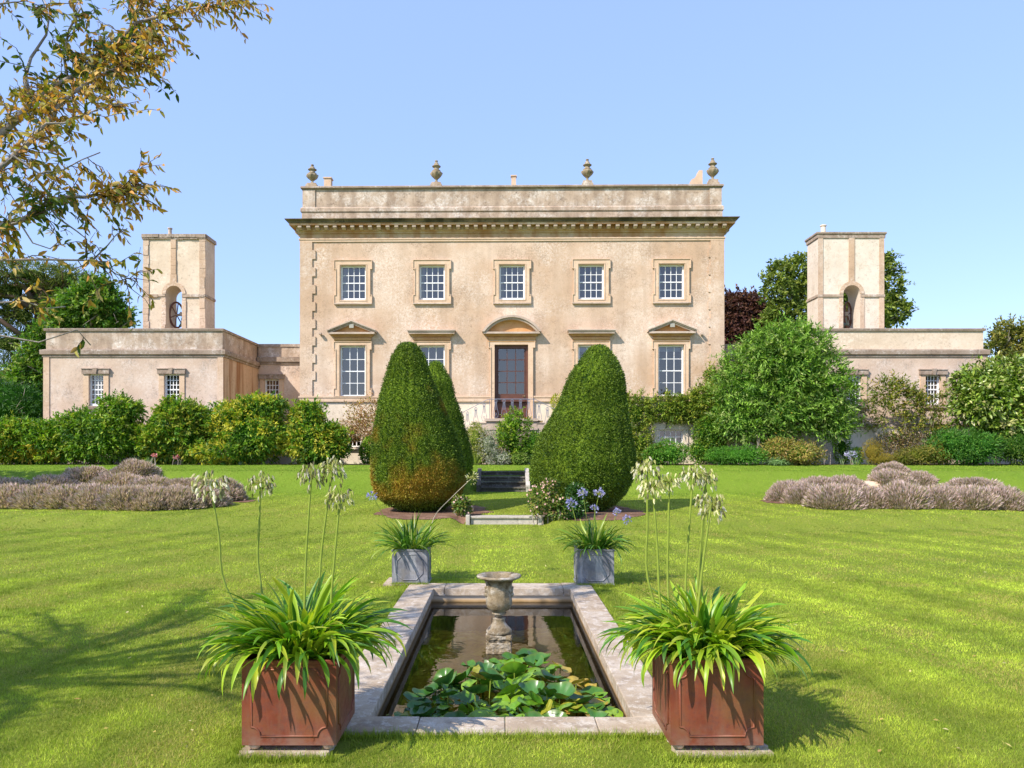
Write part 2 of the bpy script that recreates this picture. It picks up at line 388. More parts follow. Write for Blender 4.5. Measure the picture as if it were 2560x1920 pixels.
# ------------------------------------------------------------ terrain
XS = .045
def sm(t): t = np.clip(t, 0, 1); return t*t*(3-2*t)
def ground(x, y):
    x = np.asarray(x, dtype=float); y = np.asarray(y, dtype=float)
    cor = 1-sm((np.abs(x-XS)-.98)/.35)
    a = (.20*sm((y-16.9)/1.7))*(1-cor)+.20*sm((y-18.34)/.16)*cor
    b = .18*sm((y-19.5)/6.0)
    c1 = .72*sm((y-25.7)/1.7); c2 = .72*np.clip((y-26.45)/1.15, 0, 1)
    c = c1*(1-cor)+c2*cor
    d = .15*sm((y-27.8)/3.2)
    und = .035*np.sin(x*.55+1.3)*sm((y-12)/4)*(1-sm((y-24)/3))*sm((np.abs(x)-1.5)/2)
    e = 1.72*sm((y-np.where(np.abs(x-.48) < 9.5, 36.0, 33.78))/.18)
    far = 0.0
    return a+b+c+d+und+e+far
def gz(x, y): return float(ground(x, y))
def G(px, py):                      # pixel -> point on the ground
    lo = None; Y = 4.0
    while Y < 60:
        p = P(px, py, Y)
        if p.z <= gz(p.x, p.y): return Vector((p.x, p.y, gz(p.x, p.y)))
        Y += .02
    return P(px, py, 31)
PX0, PX1, PY0, PY1 = -.885, .88, 4.97, 9.62      # pond opening
def axis(segs):
    out = []
    for a, b, n in segs: out += list(np.linspace(a, b, n, endpoint=False))
    return np.array(out+[segs[-1][1]])
gx = axis([(-900,-60,10),(-60,-16,30),(-16,-1.6,60),(-1.6,PX0-.06,6),(PX0-.06,PX1+.06,18),(PX1+.06,1.6,6),(1.6,16,60),(16,60,30),(60,900,10)])
gy = axis([(-900,-30,8),(-30,3,20),(3,PY0-.06,8),(PY0-.06,PY1+.06,30),(PY1+.06,16,26),(16,20.5,70),(20.5,25.4,20),(25.4,28.4,50),(28.4,33.7,18),(33.7,34.04,10),(34.04,60,16),(60,1500,10)])
GX, GY = np.meshgrid(gx, gy); GZ = ground(GX, GY)
nx_, ny_ = len(gx), len(gy)
idx = np.arange(nx_*ny_).reshape(ny_, nx_)
q = np.stack([idx[:-1,:-1], idx[:-1,1:], idx[1:,1:], idx[1:,:-1]], -1).reshape(-1, 4)
cxm = ((gx[:-1]+gx[1:])/2)[None,:].repeat(ny_-1, 0).ravel(); cym = ((gy[:-1]+gy[1:])/2)[:,None].repeat(nx_-1, 1).ravel()
keep = ~((cxm > PX0-.05) & (cxm < PX1+.05) & (cym > PY0-.05) & (cym < PY1+.05))
lawn = np_mesh('lawn', np.stack([GX, GY, GZ], -1).reshape(-1, 3), q[keep], None, ML['lawn'])
lawn.data.polygons.foreach_set('use_smooth', [True]*len(lawn.data.polygons)); tag(lawn, kind='structure')
def ground_patch(name, x0, x1, y0, y1, nx, ny, mat, inside, lift=.012, dome=.0):
    xs = np.linspace(x0, x1, nx); ys = np.linspace(y0, y1, ny); A, B = np.meshgrid(xs, ys)
    ii = np.arange(nx*ny).reshape(ny, nx); qq = np.stack([ii[:-1,:-1], ii[:-1,1:], ii[1:,1:], ii[1:,:-1]], -1).reshape(-1, 4)
    ca = A.ravel()[qq].mean(1); cb = B.ravel()[qq].mean(1); k = inside(ca, cb)
    Zz = ground(A, B)+lift
    o = np_mesh(name, np.stack([A, B, Zz], -1).reshape(-1, 3), qq[k], None, mat); tag(o, kind='structure'); return o
def ell(cx, cy, rx, ry, s=0):
    def f(a, b):
        n = vnoise(np.stack([a*2.2, b*2.2, a*0+s], -1), 5)
        return ((a-cx)/rx)**2+((b-cy)/ry)**2 < .8+.4*n
    return f
ground_patch('mulch_bed', -4.0, .2, 17.6, 23, 90, 90, ML['mulch'], ell(-1.85, 19.9, 1.55, 1.85, 1))
ground_patch('mulch_bed', .6, 5.0, 17.4, 23, 90, 90, ML['mulch'], ell(2.35, 19.8, 1.45, 1.95, 3))
ground_patch('planting_bed', -30, 30, 30.9, 33.6, 200, 24, ML['soil'], lambda a, b: b > 31.05+.25*vnoise(np.stack([a*1.5, a*0, a*0], -1), 8))

# ------------------------------------------------------------ main house
HR = R(-0.85)
house = thing('country_house', 'large pale Georgian country house of five bays with stained cornice and parapet', 'house', (.478, 34.0, 0), HR)
LOCAL.add(house.name)
HO = Vector((.478, 34.0)); HU = Vector((math.cos(HR), math.sin(HR))); HN = Vector((math.sin(HR), -math.cos(HR)))  # HN points to the camera
def HP(px, py, d=0.0):
    dx = (px-CX)/F; den = dx*HN.x+1*HN.y
    t = (HO.dot(HN)+d)/den
    p = Vector((dx*t, t)); return ((p-HO).dot(HU), CAMZ+(HY-py)*t/F)
def hu(px, d=0.): return HP(px, 900, d)[0]
def hz(py, d=0., px=1281): return HP(px, py, d)[1]
# wall with rectangular holes in the plane y=yp (front faces towards -y)
def wall_holes(mb, x0, x1, z0, z1, holes, yp=0., reveal=.22, side=True):
    xs = sorted({x0, x1, *[h[0] for h in holes], *[h[1] for h in holes]}); zs = sorted({z0, z1, *[h[2] for h in holes], *[h[3] for h in holes]})
    for i in range(len(xs)-1):
        for j in range(len(zs)-1):
            a, b = (xs[i]+xs[i+1])/2, (zs[j]+zs[j+1])/2
            if any(h[0] < a < h[1] and h[2] < b < h[3] for h in holes): continue
            mb.quad((xs[i], yp, zs[j]), (xs[i+1], yp, zs[j]), (xs[i+1], yp, zs[j+1]), (xs[i], yp, zs[j+1]))
    for (a, b, c, d) in holes:
        mb.quad((a,yp,c),(a,yp,d),(a,yp+reveal,d),(a,yp+reveal,c)); mb.quad((b,yp,d),(b,yp,c),(b,yp+reveal,c),(b,yp+reveal,d))
        mb.quad((a,yp,d),(b,yp,d),(b,yp+reveal,d),(a,yp+reveal,d)); mb.quad((a,yp,c),(a,yp+reveal,c),(b,yp+reveal,c),(b,yp,c))
def sash(parent, h, cols, rows, yp, fw=.07, bar=.028, meet=None, curtain=None, blind=0, mat='white', name='window', sill=True):
    a, b, c, d = h; y0 = yp+.10; y1 = yp+.20
    m = MB()
    sl_ = .10 if sill else fw
    m.box(a, a+fw, y0, y1, c, d); m.box(b-fw, b, y0, y1, c, d); m.box(a+fw, b-fw, y0, y1, d-fw, d)
    m.box(a+fw, b-fw, y0-.03, y1, c, c+sl_)
    A, B, Cz, D = a+fw, b-fw, c+sl_, d-fw
    for i in range(1, cols):
        x = A+(B-A)*i/cols; m.box(x-bar/2, x+bar/2, y0+.045, y0+.085, Cz, D)
    for j in range(1, rows):
        z = Cz+(D-Cz)*j/rows; t = bar*(1.7 if meet == j else 1)
        m.box(A, B, y0+(.03 if meet == j else .048), y0+.082, z-t/2, z+t/2)
    wobj = m.build(name, ML[mat], parent)
    MB().quad((A,y0+.066,Cz),(B,y0+.066,Cz),(B,y0+.066,D),(A,y0+.066,D)).build('pane', ML['glass'], wobj)
    if curtain:
        for (u0, u1, u2) in curtain:     # fractions: outer edge, inner edge at top, inner edge at tie
            cm = MB(); nseg = 14; rows_ = []
            for k in range(11):
                t = k/10; inner = u1+(u2-u1)*math.sin(min(t, .7)/.7*math.pi/2) if t < .7 else u2+(u1-u2)*.4*(t-.7)/.3
                z = D+.02-(D-Cz)*t
                for i in range(nseg+1):
                    f = u0+(inner-u0)*i/nseg; rows_.append((A+(B-A)*f, yp+.24+.025*math.sin(i*2.2), z))
            fs = [(k*(nseg+1)+i, k*(nseg+1)+i+1, (k+1)*(nseg+1)+i+1, (k+1)*(nseg+1)+i) for k in range(10) for i in range(nseg)]
            cm.add(rows_, fs).build('curtain', ML['curtain'], wobj)
    if blind:
        MB().box(A-.03, B+.03, yp+.26, yp+.28, D-(D-Cz)*blind, D+.02).build('blind', ML['blind'], wobj)
    return wobj
W0, W1 = hu(752), hu(1808.6); ZT = hz(602)
upc = [883.3, 1080.4, 1280.2, 1477.9, 1678.8]
holes = []
for c in upc: holes.append((hu(c-31.8), hu(c+31.8), hz(749.5), hz(662.5)))
loc = [882.4, 1080.2, None, 1477.5, 1677.5]
for i, c in enumerate(loc):
    if c: holes.append((hu(c-32), hu(c+32), hz(992), hz(863.5)))
door_h = (hu(1236.5), hu(1320.3), 3.30, hz(862.0))
holes.append(door_h)
ZS = hz(1004); ZB = 1.0       # underside of string course, foot of wall
holes_main = [h for h in holes if h is not door_h]
mb = MB(); wall_holes(mb, W0, W1, ZS, ZT, holes_main+[(door_h[0], door_h[1], ZS, door_h[3])])
# flanks and back
mb.quad((W1,0,ZS),(W1,13,ZS),(W1,13,ZT),(W1,0,ZT)); mb.quad((W0,13,ZS),(W0,0,ZS),(W0,0,ZT),(W0,13,ZT)); mb.quad((W1,13,ZB),(W0,13,ZB),(W0,13,ZT),(W1,13,ZT))
mb.build('wall', ML['facade'], house)
bl = (hu(857), hu(902), hz(1117), hz(1090)); br = (hu(1647.8), hu(1708), hz(1110), hz(1075))
mb = MB(); wall_holes(mb, W0+.0, W1, ZB, ZS, [bl, br, (door_h[0], door_h[1], 3.30, ZS)], yp=.03)
mb.quad((W1,0.03,ZB),(W1,13,ZB),(W1,13,ZS),(W1,0.03,ZS)); mb.quad((W0,13,ZB),(W0,.03,ZB),(W0,.03,ZS),(W0,13,ZS))
mb.build('basement_wall', ML['plinth'], house)
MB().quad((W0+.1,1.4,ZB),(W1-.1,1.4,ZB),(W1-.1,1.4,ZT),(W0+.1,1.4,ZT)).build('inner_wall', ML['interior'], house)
# string course with its sill-band
dl, drr = door_h[0]-.0, door_h[1]+.0
for a, b in ((W0-.06, dl), (drr, W1+.06)):
    mb = MB(); mb.box(a, b, -.06, .03-.002, ZS, hz(991)); mb.box(a-.03 if a < 0 else a, b if a < 0 else b+.03, -.09, -.06, hz(994), hz(991)+.02); mb.build('string_course', ML['trim'], house)
# lower quoins and toothed quoin strips
ql, qr = MB(), MB()
zt0 = hz(602.5); yy = 624.4
ql.box(W0-.03, hu(781.4), -.06, -.002, hz(990), zt0)
qr.box(hu(1776), W1+.03, -.045, -.002, hz(990), zt0)
k = 0
while yy+22 < 992:
    ql.box(hu(781.4), hu(789.3), -.06, -.002, hz(yy+22), hz(yy)); qr.box(hu(1770.5), hu(1776), -.045, -.002, hz(yy+21), hz(yy)); yy += 43.3
ql.build('quoin_strip', ML['facade'], house); qr.build('quoin_strip', ML['facade'], house)
# entablature
def z_(py, d): return hz(py, d)
mb = MB(); mb.sweep_rect([(0, z_(602.5,0)), (.05, z_(602.5,.05)), (.05, z_(598,.05)), (.08, z_(597,.08)), (.08, z_(594,.08)), (.03, z_(593.5,.03))], W0, W1, 0, 13)
mb.build('architrave', ML['trim'], house)
mb = MB(); mb.sweep_rect([(.03, z_(593.5,.03)), (.03, z_(583,.03))], W0, W1, 0, 13); mb.build('frieze', ML['cornice'], house)
zc = z_(543.3, .58)
mb = MB()
mb.sweep_rect([(.03, z_(583,.03)), (.09, z_(581.5,.09)), (.09, z_(578.5,.09)), (.15, z_(575.5,.15)), (.17, z_(573,.17)), (.17, z_(563,.17)), (.42, z_(560.0,.42)), (.42, z_(554.8,.42)), (.45, z_(554.6,.45))], W0, W1, 0, 13)
cor = mb.build('cornice', ML['cornice'], house)
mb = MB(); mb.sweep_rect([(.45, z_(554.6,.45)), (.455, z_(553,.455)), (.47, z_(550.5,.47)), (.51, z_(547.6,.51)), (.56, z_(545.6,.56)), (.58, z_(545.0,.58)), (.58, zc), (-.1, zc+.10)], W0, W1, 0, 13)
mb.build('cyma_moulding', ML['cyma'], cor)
zm0, zm1 = z_(569.3,.38), z_(561.2,.40)
mo = MB(); mo.prism([(0,0)], 0, 0) if False else None
nmod = 49; p0, p1 = W0+.05, W1-.05
md = None
for i in range(nmod):
    x = p0+(p1-p0)*i/(nmod-1)
    if md is None:
        b = MB(); prof = [(.172, zm0-.02), (.26, zm0-.015), (.37, zm0+.03), (.395, zm0+.06), (.395, zm1+.02), (.172, zm1+.02)]
        n = len(prof); b.add([(-.085, -d, z) for d, z in prof]+[(.085, -d, z) for d, z in prof], [tuple(range(n)), tuple(reversed(range(n, 2*n)))]+[(i2, i2+n, (i2+1)%n+n, (i2+1)%n) for i2 in range(n)])
        md = b.build('modillion', ML['parapet'], cor); md.location.x = x
    else:
        c2 = md.copy(); C.objects.link(c2); c2.parent = cor; c2.location.x = x
for sx, xx in ((1, W1), (-1, W0)):
    for j in range(6):
        c2 = md.copy(); C.objects.link(c2); c2.parent = cor; c2.rotation_euler.z = R(90)*sx; c2.location = (xx, .5+j*.42, 0)
# parapet
pd = -.06
mb = MB(); mb.sweep_rect([(-.03, zc+.02), (-.03, z_(529,-.03)), (.0, z_(528,0)), (.02, z_(526,.02)), (.02, z_(518,.02)), (-.04, z_(515.5,-.04))], W0, W1, 0, 13); mb.build('parapet_base', ML['parapet'], house)
mb = MB(); mb.sweep_rect([(-.10, z_(516,-.1)), (-.10, z_(471,-.1))], W0, W1, 0, 13); mb.sweep_rect([(-.45, z_(516,-.1)-.4), (-.45, z_(471,-.1))], W0, W1, 0, 13); mb.build('parapet_wall', ML['parapet'], house)
mb = MB(); mb.sweep_rect([(-.10, z_(471.5,-.1)), (-.06, z_(471,-.06)), (-.05, z_(468.5,-.05)), (.02, z_(467,.02)), (.02, z_(463.5,.02)), (-.02, z_(462,0)), (-.48, z_(461.5,0)+.02), (-.48, z_(471,-.1))], W0, W1, 0, 13); mb.build('parapet_coping', ML['coping'], house)
for a, b in ((W0+.06, hu(787)), (hu(1775), W1-.06)): MB().box(a, b, .055, .099, zc+.05, z_(472,-.05)).build('parapet_pier', ML['parapet'], house)
MB().quad((W0+.4,.4,zc+.7),(W1-.4,.4,zc+.7),(W1-.4,12.6,zc+.7),(W0+.4,12.6,zc+.7)).build('roof', ML['coping'], house)
# roof-top stubs
ZC = z_(461.8, 0)
def stub(px0, px1, pyt, taper, mat, dep, name='chimney'):
    d = -dep; a, b = HP(px0, 900, d)[0], HP(px1, 900, d)[0]; t = hz(pyt, d); zb = ZC-.6; w_ = (b-a); k = w_*taper
    m = MB(); m.add([(a,dep,zb),(b,dep,zb),(b,dep+w_,zb),(a,dep+w_,zb),(a+k,dep+k,t),(b-k,dep+k,t),(b-k,dep+w_-k,t),(a+k,dep+w_-k,t)],
                    [(4,5,6,7),(0,1,5,4),(1,2,6,5),(2,3,7,6),(3,0,4,7)])
    m.box(a+k-.04, b-k+.04, dep+k-.04, dep+w_-k+.04, t, t+.06)
    return m.build(name, ML[mat], house)
stub(809, 827.6, 443, .04, 'trim', 2.5); stub(1276, 1292.5, 440, .16, 'trim', 2.5)
d = 2.2; a, b = HP(1729.8, 0, -d)[0], HP(1756.8, 0, -d)[0]; m_ = MB()
m_.prism([(a, ZC-.6), (b, ZC-.6), (b, hz(428,-d)), (b-.18, hz(428,-d)), (b-.2, hz(433,-d)), (a+.17, hz(444,-d)), (a+.15, hz(447,-d)), (a, hz(450,-d))], d, d+.5); m_.build('chimney', ML['trim'], house)
# finials
def finial(px, pyt, pyb):
    cx, zb, zt = hu(px), ZC-.02, hz(pyt)
    ph = (hz(pyb)-ZC)+.06; f = MB(); f.box(cx-.26, cx+.26, -.0, .46, zb, zb+.10); f.box(cx-.21, cx+.21, .03, .43, zb+.10, zb+ph)
    H = zt-(zb+ph); u = MB()
    pr = [(.15,0),(.16,.03),(.10,.06),(.06,.09),(.055,.14),(.08,.17),(.14,.22),(.22,.29,.03),(.26,.35,.07),(.29,.41,.09),(.28,.46,.08),(.20,.48),(.19,.52),(.21,.54),(.17,.56),(.13,.60),(.125,.66),(.16,.69),(.21,.71),(.215,.735),(.15,.76),(.12,.82),(.09,.88),(.05,.90),(.045,.92),(.075,.94),(.08,.965),(.05,.99),(.01,1)]
    u.lathe([(p[0]*.93, p[1]*H, *(p[2:])) for p in pr], (cx, .23, zb+ph), 40, lobes=8)
    fo = f.build('finial_pedestal', ML['parapet'], house); u.build('finial_urn', ML['finial'], fo, True)
finial(777.5, 403, 455.5); finial(1089.7, 394.5, 455); finial(1469.5, 393.5, 453); finial(1785, 392.5, 452)
# window surrounds
def surround(c, top, bot, ow, ew, hole, earl, dd=.07, mat='trim', sillp=True, bot_ears=True):
    a, b, z0, z1 = hole; O0, O1 = hu(c-ow), hu(c+ow); E0, E1 = hu(c-ew), hu(c+ew); T = hz(top); Bt = hz(bot); el = hz(top+earl); eb = hz(bot-earl)
    out = [(E0,T),(E1,T),(E1,el),(O1,el)]+([(O1,eb),(E1,eb),(E1,Bt),(E0,Bt),(E0,eb),(O0,eb)] if bot_ears else [(O1,Bt),(O0,Bt)])+[(O0,el),(E0,el)]
    m = MB()
    # flat architrave as butted boxes
    y0, y1 = -dd, -.002
    m.box(E0, E1, y0, y1, max(z1, el), T)
    if z1 > el: 
        for x0, x1 in ((E0, a), (b, E1)): m.box(x0, x1, y0, y1, el, z1)
    else:
        pass
    lo = eb if bot_ears else Bt
    for x0, x1 in ((O0, a), (b, O1)): m.box(x0, x1, y0, y1, lo, min(el, max(z1, el)))
    if bot_ears:
        for x0, x1 in ((E0, a), (b, E1)): m.box(x0, x1, y0, y1, Bt if z0 <= Bt else z0, eb)
        if z0 > Bt: m.box(E0, E1, y0, y1, Bt, z0)
    o = m.build('window_surround', ML[mat], house)
    MB().frame_path([(x, z) for x, z in out], .055, -dd-.035, -dd+.01).build('raised_moulding', ML[mat], o)
    MB().frame_path([(a-.05, z0-.05 if z0 > Bt+.06 else z0), (b+.05, z0-.05 if z0 > Bt+.06 else z0), (b+.05, z1+.05), (a-.05, z1+.05)], .045, -dd-.018, -dd+.01).build('inner_moulding', ML[mat], o)
    return o
for i, c in enumerate(upc):
    so_ = surround(c, 649.2, 760.2, 43.2, 47.6, holes[i], 23.5)
    MB().box(hu(c-47.5), hu(c+47.5), -.12, -.072, hz(760.5), hz(757.6)).build('sill', ML['trimgrey'], so_)
    cur = [None, None, [(0,.12,.30),(1,.86,.66)], [(1,.74,.92)], [(1,.72,.94)]][i]
    cur = {0: [(0,.16,.22)], 1: [(0,.18,.12)], 2: [(0,.16,.12),(1,.74,.9)], 3: [(1,.72,.9)], 4: [(1,.72,.9)]}[i]
    sash(house, holes[i], 4, 4, 0, meet=2, curtain=cur)
def hood(c, w2, kind):
    # pulvinated frieze, cornice and pediment over a ground floor opening
    fz0, fz1 = hz(852.5), hz(841.5, .06)
    m = MB(); X0, X1 = hu(c-w2+13), hu(c+w2-13)
    for k in range(8):
        pass
    n = 9; vs = []; fs = []
    for k in range(n):
        t = math.pi*k/(n-1); yv = -.03-.09*math.sin(t); zv = fz0+(fz1-fz0)*(1-math.cos(t))/2
        vs += [(X0, yv, zv), (X1, yv, zv)]
    for k in range(n-1): fs.append((2*k, 2*k+1, 2*k+3, 2*k+2))
    fs.append(tuple(range(0, 2*n, 2))); fs.append(tuple(reversed(range(1, 2*n, 2))))
    m.add(vs, fs); m.box(X0-.01, X1+.01, -.10, -.002, hz(855), fz0)
    root = m.build('pulvinated_frieze', ML['trimgold_shade'], house)
    m = MB()
    def lay(py0, py1, d, ext, mb=m): mb.box(hu(c-ext, 0), hu(c+ext, 0), -d, -.002, hz(py0, d), hz(py1, d))
    e = w2
    m.box(hu(c-e+11), hu(c+e-11), -.13, -.002, fz1, fz1+.05)
    m.box(hu(c-e+8), hu(c+e-8), -.18, -.002, fz1+.05, fz1+.10)
    m.build('bed_mould', ML['trimgold_shade'], root)
    zc0 = fz1+.10; zc1 = zc0+.085
    m = MB(); A0, A1 = hu(c-e+2), hu(c+e-2)
    m.box(A0, A1, -.34, -.002, zc0, zc1); m.build('hood_cornice', ML['trimgrey'], root)
    if kind == 'flat':
        m = MB(); m.box(A0-.03, A1+.03, -.38, -.002, zc1, zc1+.045); m.box(A0-.05, A1+.05, -.41, -.002, zc1+.045, zc1+.09); m.build('hood_top', ML['trimgrey'], root)
    elif kind == 'tri':
        xm = (A0+A1)/2; zt = hz(801.0, .36); m = MB(); th = .10
        for s in (-1, 1):
            xe = A0-.06 if s < 0 else A1+.06
            sl_ = (zt-zc1-.02)/abs(xe-xm)
            m.prism([(xe, zc1+.0), (xm, zt-.07), (xm, zt-.02), (xe, zc1+.05)][::s], -.36, -.002)
            m.prism([(xe, zc1+.05), (xm, zt-.02), (xm, zt+.04), (xe-s*(-.0), zc1+.10)][::s], -.41, -.002)
            m.prism([(xe+s*-.18, zc1+.0), (xm, zt-.13), (xm, zt-.07), (xe+s*-.04, zc1+.0)][::s], -.30, -.002)
        m.build('raking_cornice', ML['trimgrey'], root)
        MB().prism([(A0+.1, zc1+.001), (A1-.1, zc1+.001), (xm, zt-.09)], -.08, -.002).build('tympanum', ML['trimgold_shade'], root)
        m = MB(); m.box(xm-.10, xm+.10, -.34, -.24, zc1+.19, zc1+.36); m.box(xm-.035, xm+.035, -.24, -.08, zc1+.25, zc1+.31)
        m.build('floodlight', plain('floodlight_grey', (.38,.36,.30), .5), house)
    else:
        xm = (A0+A1)/2; zt = hz(787.5, .36); hw = (A1-A0)/2+.06; h = zt-zc1
        Rr = (hw*hw+h*h)/(2*h); czz = zt-Rr; a0 = math.asin(hw/Rr); N = 36
        for (r0, r1, dpt, nm) in ((Rr-.10, Rr-.0, .40, 'arched_cornice'), (Rr-.19, Rr-.10, .32, 'arched_moulding')):
            vs = []; fs = []
            for k in range(N+1):
                an = -a0+2*a0*k/N
                for r in (r0, r1):
                    z = max(czz+r*math.cos(an), zc1+.002); x = xm+r*math.sin(an)
                    vs += [(x, -dpt, z), (x, -.002, z)]
            for k in range(N):
                b0 = k*4; b1 = b0+4
                fs += [(b0, b1, b1+2, b0+2), (b0+2, b1+2, b1+3, b0+3), (b0+1, b0, b1, b1+1)][:3]
            fs += [(0, 2, 3, 1), (N*4, N*4+1, N*4+3, N*4+2)]
            MB().add(vs, fs).build(nm, ML['trimgrey'], root)
        ty = [(xm+(Rr-.17)*math.sin(-a0*.97+2*a0*.97*k/N), max(zc1+.001, czz+(Rr-.17)*math.cos(-a0*.97+2*a0*.97*k/N))) for k in range(N+1)]
        MB().prism([(p[0], p[1]) for p in ty][::-1]+[], -.07, -.002).build('tympanum', ML['trimgold_shade'], root)
for i, c in enumerate(loc):
    if not c: continue
    h = [hh for hh in holes_main if abs(hh[0]-hu(c-32)) < 1e-6 and hh[2] < 5][0]
    surround(c, 852.8, 991.2, 43.0, 47.4, h, 21, sillp=False)
    sash(house, h, 3, 4, 0, meet=2, blind=(.09 if i >= 3 else 0), curtain=([(1,.95,.92)] if i == 4 else None))
    hood(c, 59, 'tri' if i in (0, 4) else 'flat')
c = 1279.5
m = MB(); a, b, _, z1 = door_h; O0, O1, E0, E1 = hu(1226.5), hu(1332.5), hu(1221.5), hu(1337.8); el = hz(870); T = hz(851.0)
m.box(E0, E1, -.08, -.002, max(z1, el), T); [m.box(x0, x1, -.08, -.002, el, z1) for x0, x1 in ((E0, a), (b, E1)) if z1 > el]
for x0, x1 in ((O0, a), (b, O1)): m.box(x0, x1, -.08, -.002, 3.31, min(el, z1))
o = m.build('door_surround', ML['trim'], house)
MB().frame_path([(O0,3.31),(O1,3.31),(O1,el),(E1,el),(E1,T),(E0,T),(E0,el),(O0,el)], .06, -.115, -.07).build('raised_moulding', ML['trim'], o)
hood(c, 72.5, 'arch')
# door
m = MB(); fw = .115; a, b, z0, z1 = door_h; yb = .12
m.box(a, a+fw, yb, yb+.14, z0, z1); m.box(b-fw, b, yb, yb+.14, z0, z1); m.box(a+fw, b-fw, yb, yb+.14, z1-.15, z1)
door = m.build('door', ML['doorwood'], house)
A, B, gz0, gz1 = a+fw+.0, b-fw-.0, hz(985,-.2), hz(871.5,-.2)
m = MB(); yq = yb+.05
m.box(A+.01, A+.06, yq, yq+.05, z0+.01, z1-.16); m.box(B-.06, B-.01, yq, yq+.05, z0+.01, z1-.16); m.box(A+.06, B-.06, yq, yq+.05, gz1, z1-.16)
m.box(A+.06, B-.06, yq, yq+.05, gz0-.22, gz0); m.box(A+.06, B-.06, yq, yq+.05, z0+.01, z0+.20)
m.box((A+B)/2-.05, (A+B)/2+.05, yq, yq+.05, z0+.20, gz0-.22)
for k in (1, 2): x = A+.06+(B-A-.12)*k/3; m.box(x-.018, x+.018, yq+.005, yq+.045, gz0, gz1)
for k in (1, 2, 3): z = gz0+(gz1-gz0)*k/4; m.box(A+.06, B-.06, yq+.008, yq+.042, z-.018, z+.018)
m.box(A+.06, B-.06, yq+.03, yq+.04, z0+.2, gz0-.22)
leafp = m.build('door_leaf', ML['doorwood'], door)
MB().quad((A+.06,yq+.025,gz0),(B-.06,yq+.025,gz0),(B-.06,yq+.025,gz1),(A+.06,yq+.025,gz1)).build('door_pane', ML['glass'], door)
mm = MB(); mm.box(B-.05, B-.02, yq-.03, yq, gz0-.16, gz0-.06); mm.tube([(B-.035, yq-.05, gz0-.1), (B-.14, yq-.05, gz0-.1)], .012)
mm.build('door_handle', plain('brass_handle', (.4,.3,.15), .35, .5, metal=.8), door)
# wall-mounted cameras / small lamps beside the outer windows
for px, py in ((803.5, 836), (1754, 836.5)):
    u, z = HP(px, py); m = MB(); m.box(u-.03, u+.03, -.06, -.002, z-.08, z+.0); m.box(u-.07, u+.05, -.22, -.06, z-.03, z+.05); m.build('security_light', ML['trimgrey'], house)
# basement windows
for h in (bl, br): sash(house, h, 4, 2, .03, fw=.05, bar=.035, name='basement_window', sill=False)
m = MB(); a, b, z0, z1 = br
m.box(a-.22, a-.005, -.03, .028, z0-.1, z1); m.box(b+.005, b+.22, -.03, .028, z0-.1, z1); m.box(a-.3, b+.3, -.05, .028, z1+.01, z1+.28)
m.build('basement_surround', ML['plinth'], house)
m = MB(); a, b, z0, z1 = bl
m.box(a-.22, a-.005, -.03, .028, z0-.1, z1); m.box(b+.005, b+.22, -.03, .028, z0-.1, z1); m.box(a-.4, b+.35, -.05, .028, z1+.01, z1+.26); m.box(a-.1, b+.15, -.1, .028, z0-.12, z0-.01)
m.build('basement_surround', ML['plinth'], house)
# garden stair with landing
LZ = 3.28; lx0, lx1 = hu(1216, 1.3), hu(1342, 1.3)
m = MB(); m.box(lx0, lx1, -1.3, -.12, 1.1, LZ-.12); m.box(lx0-.06, lx1+.06, -1.38, -.115, LZ-.118, LZ); m.box(lx0-.04, lx1+.04, -1.34, -1.3, LZ-.5, LZ-.4)
stair = m.build('garden_stair', ML['trimgrey'], house)
st = .17; nst = 12
for s in (-1, 1):
    for k in range(nst):
        zt = LZ-st*(k+1); x0 = (lx0 if s < 0 else lx1)+s*(.0+.33*k); mm = MB()
        mm.box(x0, x0+s*.345, -1.28, -.125, 1.1, zt-.045-.001*k); mm.box(x0, x0+s*.36, -1.32, -.125, zt-.043, zt); mm.build('stair_step', ML['trimgrey'], stair)
iron = []
def baluster(mb, x, y, zt, zb):
    h = zt-zb; rr = .062
    cz = zt-rr-.02; mb.tube([(x+rr*math.cos(t), y, cz+rr*math.sin(t)) for t in np.linspace(0, 2*math.pi, 17)], .010, 5, False)
    mb.tube([(x, y, zt), (x, y, cz)], .009, 5); mb.tube([(x-.035, y, cz-.01), (x, y, cz-.03), (x+.035, y, cz-.01)], .008, 5)
    c0 = cz-rr
    for k in (0, .02): mb.tube([(x-.05, y, c0-k-.005), (x+.05, y, c0-k-.005)], .010, 5)
    for s in (-1, 1):
        mb.tube([(x+s*.04, y, c0-.03), (x+s*.045, y, c0-.12), (x+s*.06, y, c0-.24*h/.85), (x+s*.10, y, c0-.42*h/.85), (x+s*.115, y, c0-.52*h/.85), (x+s*.09, y, c0-.62*h/.85), (x+s*.03, y, zb+.02)], .010, 5)
    for k in (-.014, .014): mb.tube([(x+k, y, c0-.03), (x+k, y, c0-.33*h/.85)], .008, 5)
    cz2 = c0-.50*h/.85; mb.tube([(x+.04*math.cos(t), y, cz2+.04*math.sin(t)) for t in np.linspace(0, 2*math.pi, 11)], .008, 5, False)
    mb.tube([(x, y, cz2-.04), (x, y, zb)], .009, 5)
RY = -1.26; RT = LZ+.86
m = MB(); ra, rb = hu(1224, 1.26), hu(1334, 1.26)
m.tube([(ra, RY, RT), (rb, RY, RT)], .018, 6); m.tube([(ra, RY, RT), (ra, RY, LZ)], .014, 6); m.tube([(rb, RY, RT), (rb, RY, LZ)], .014, 6)
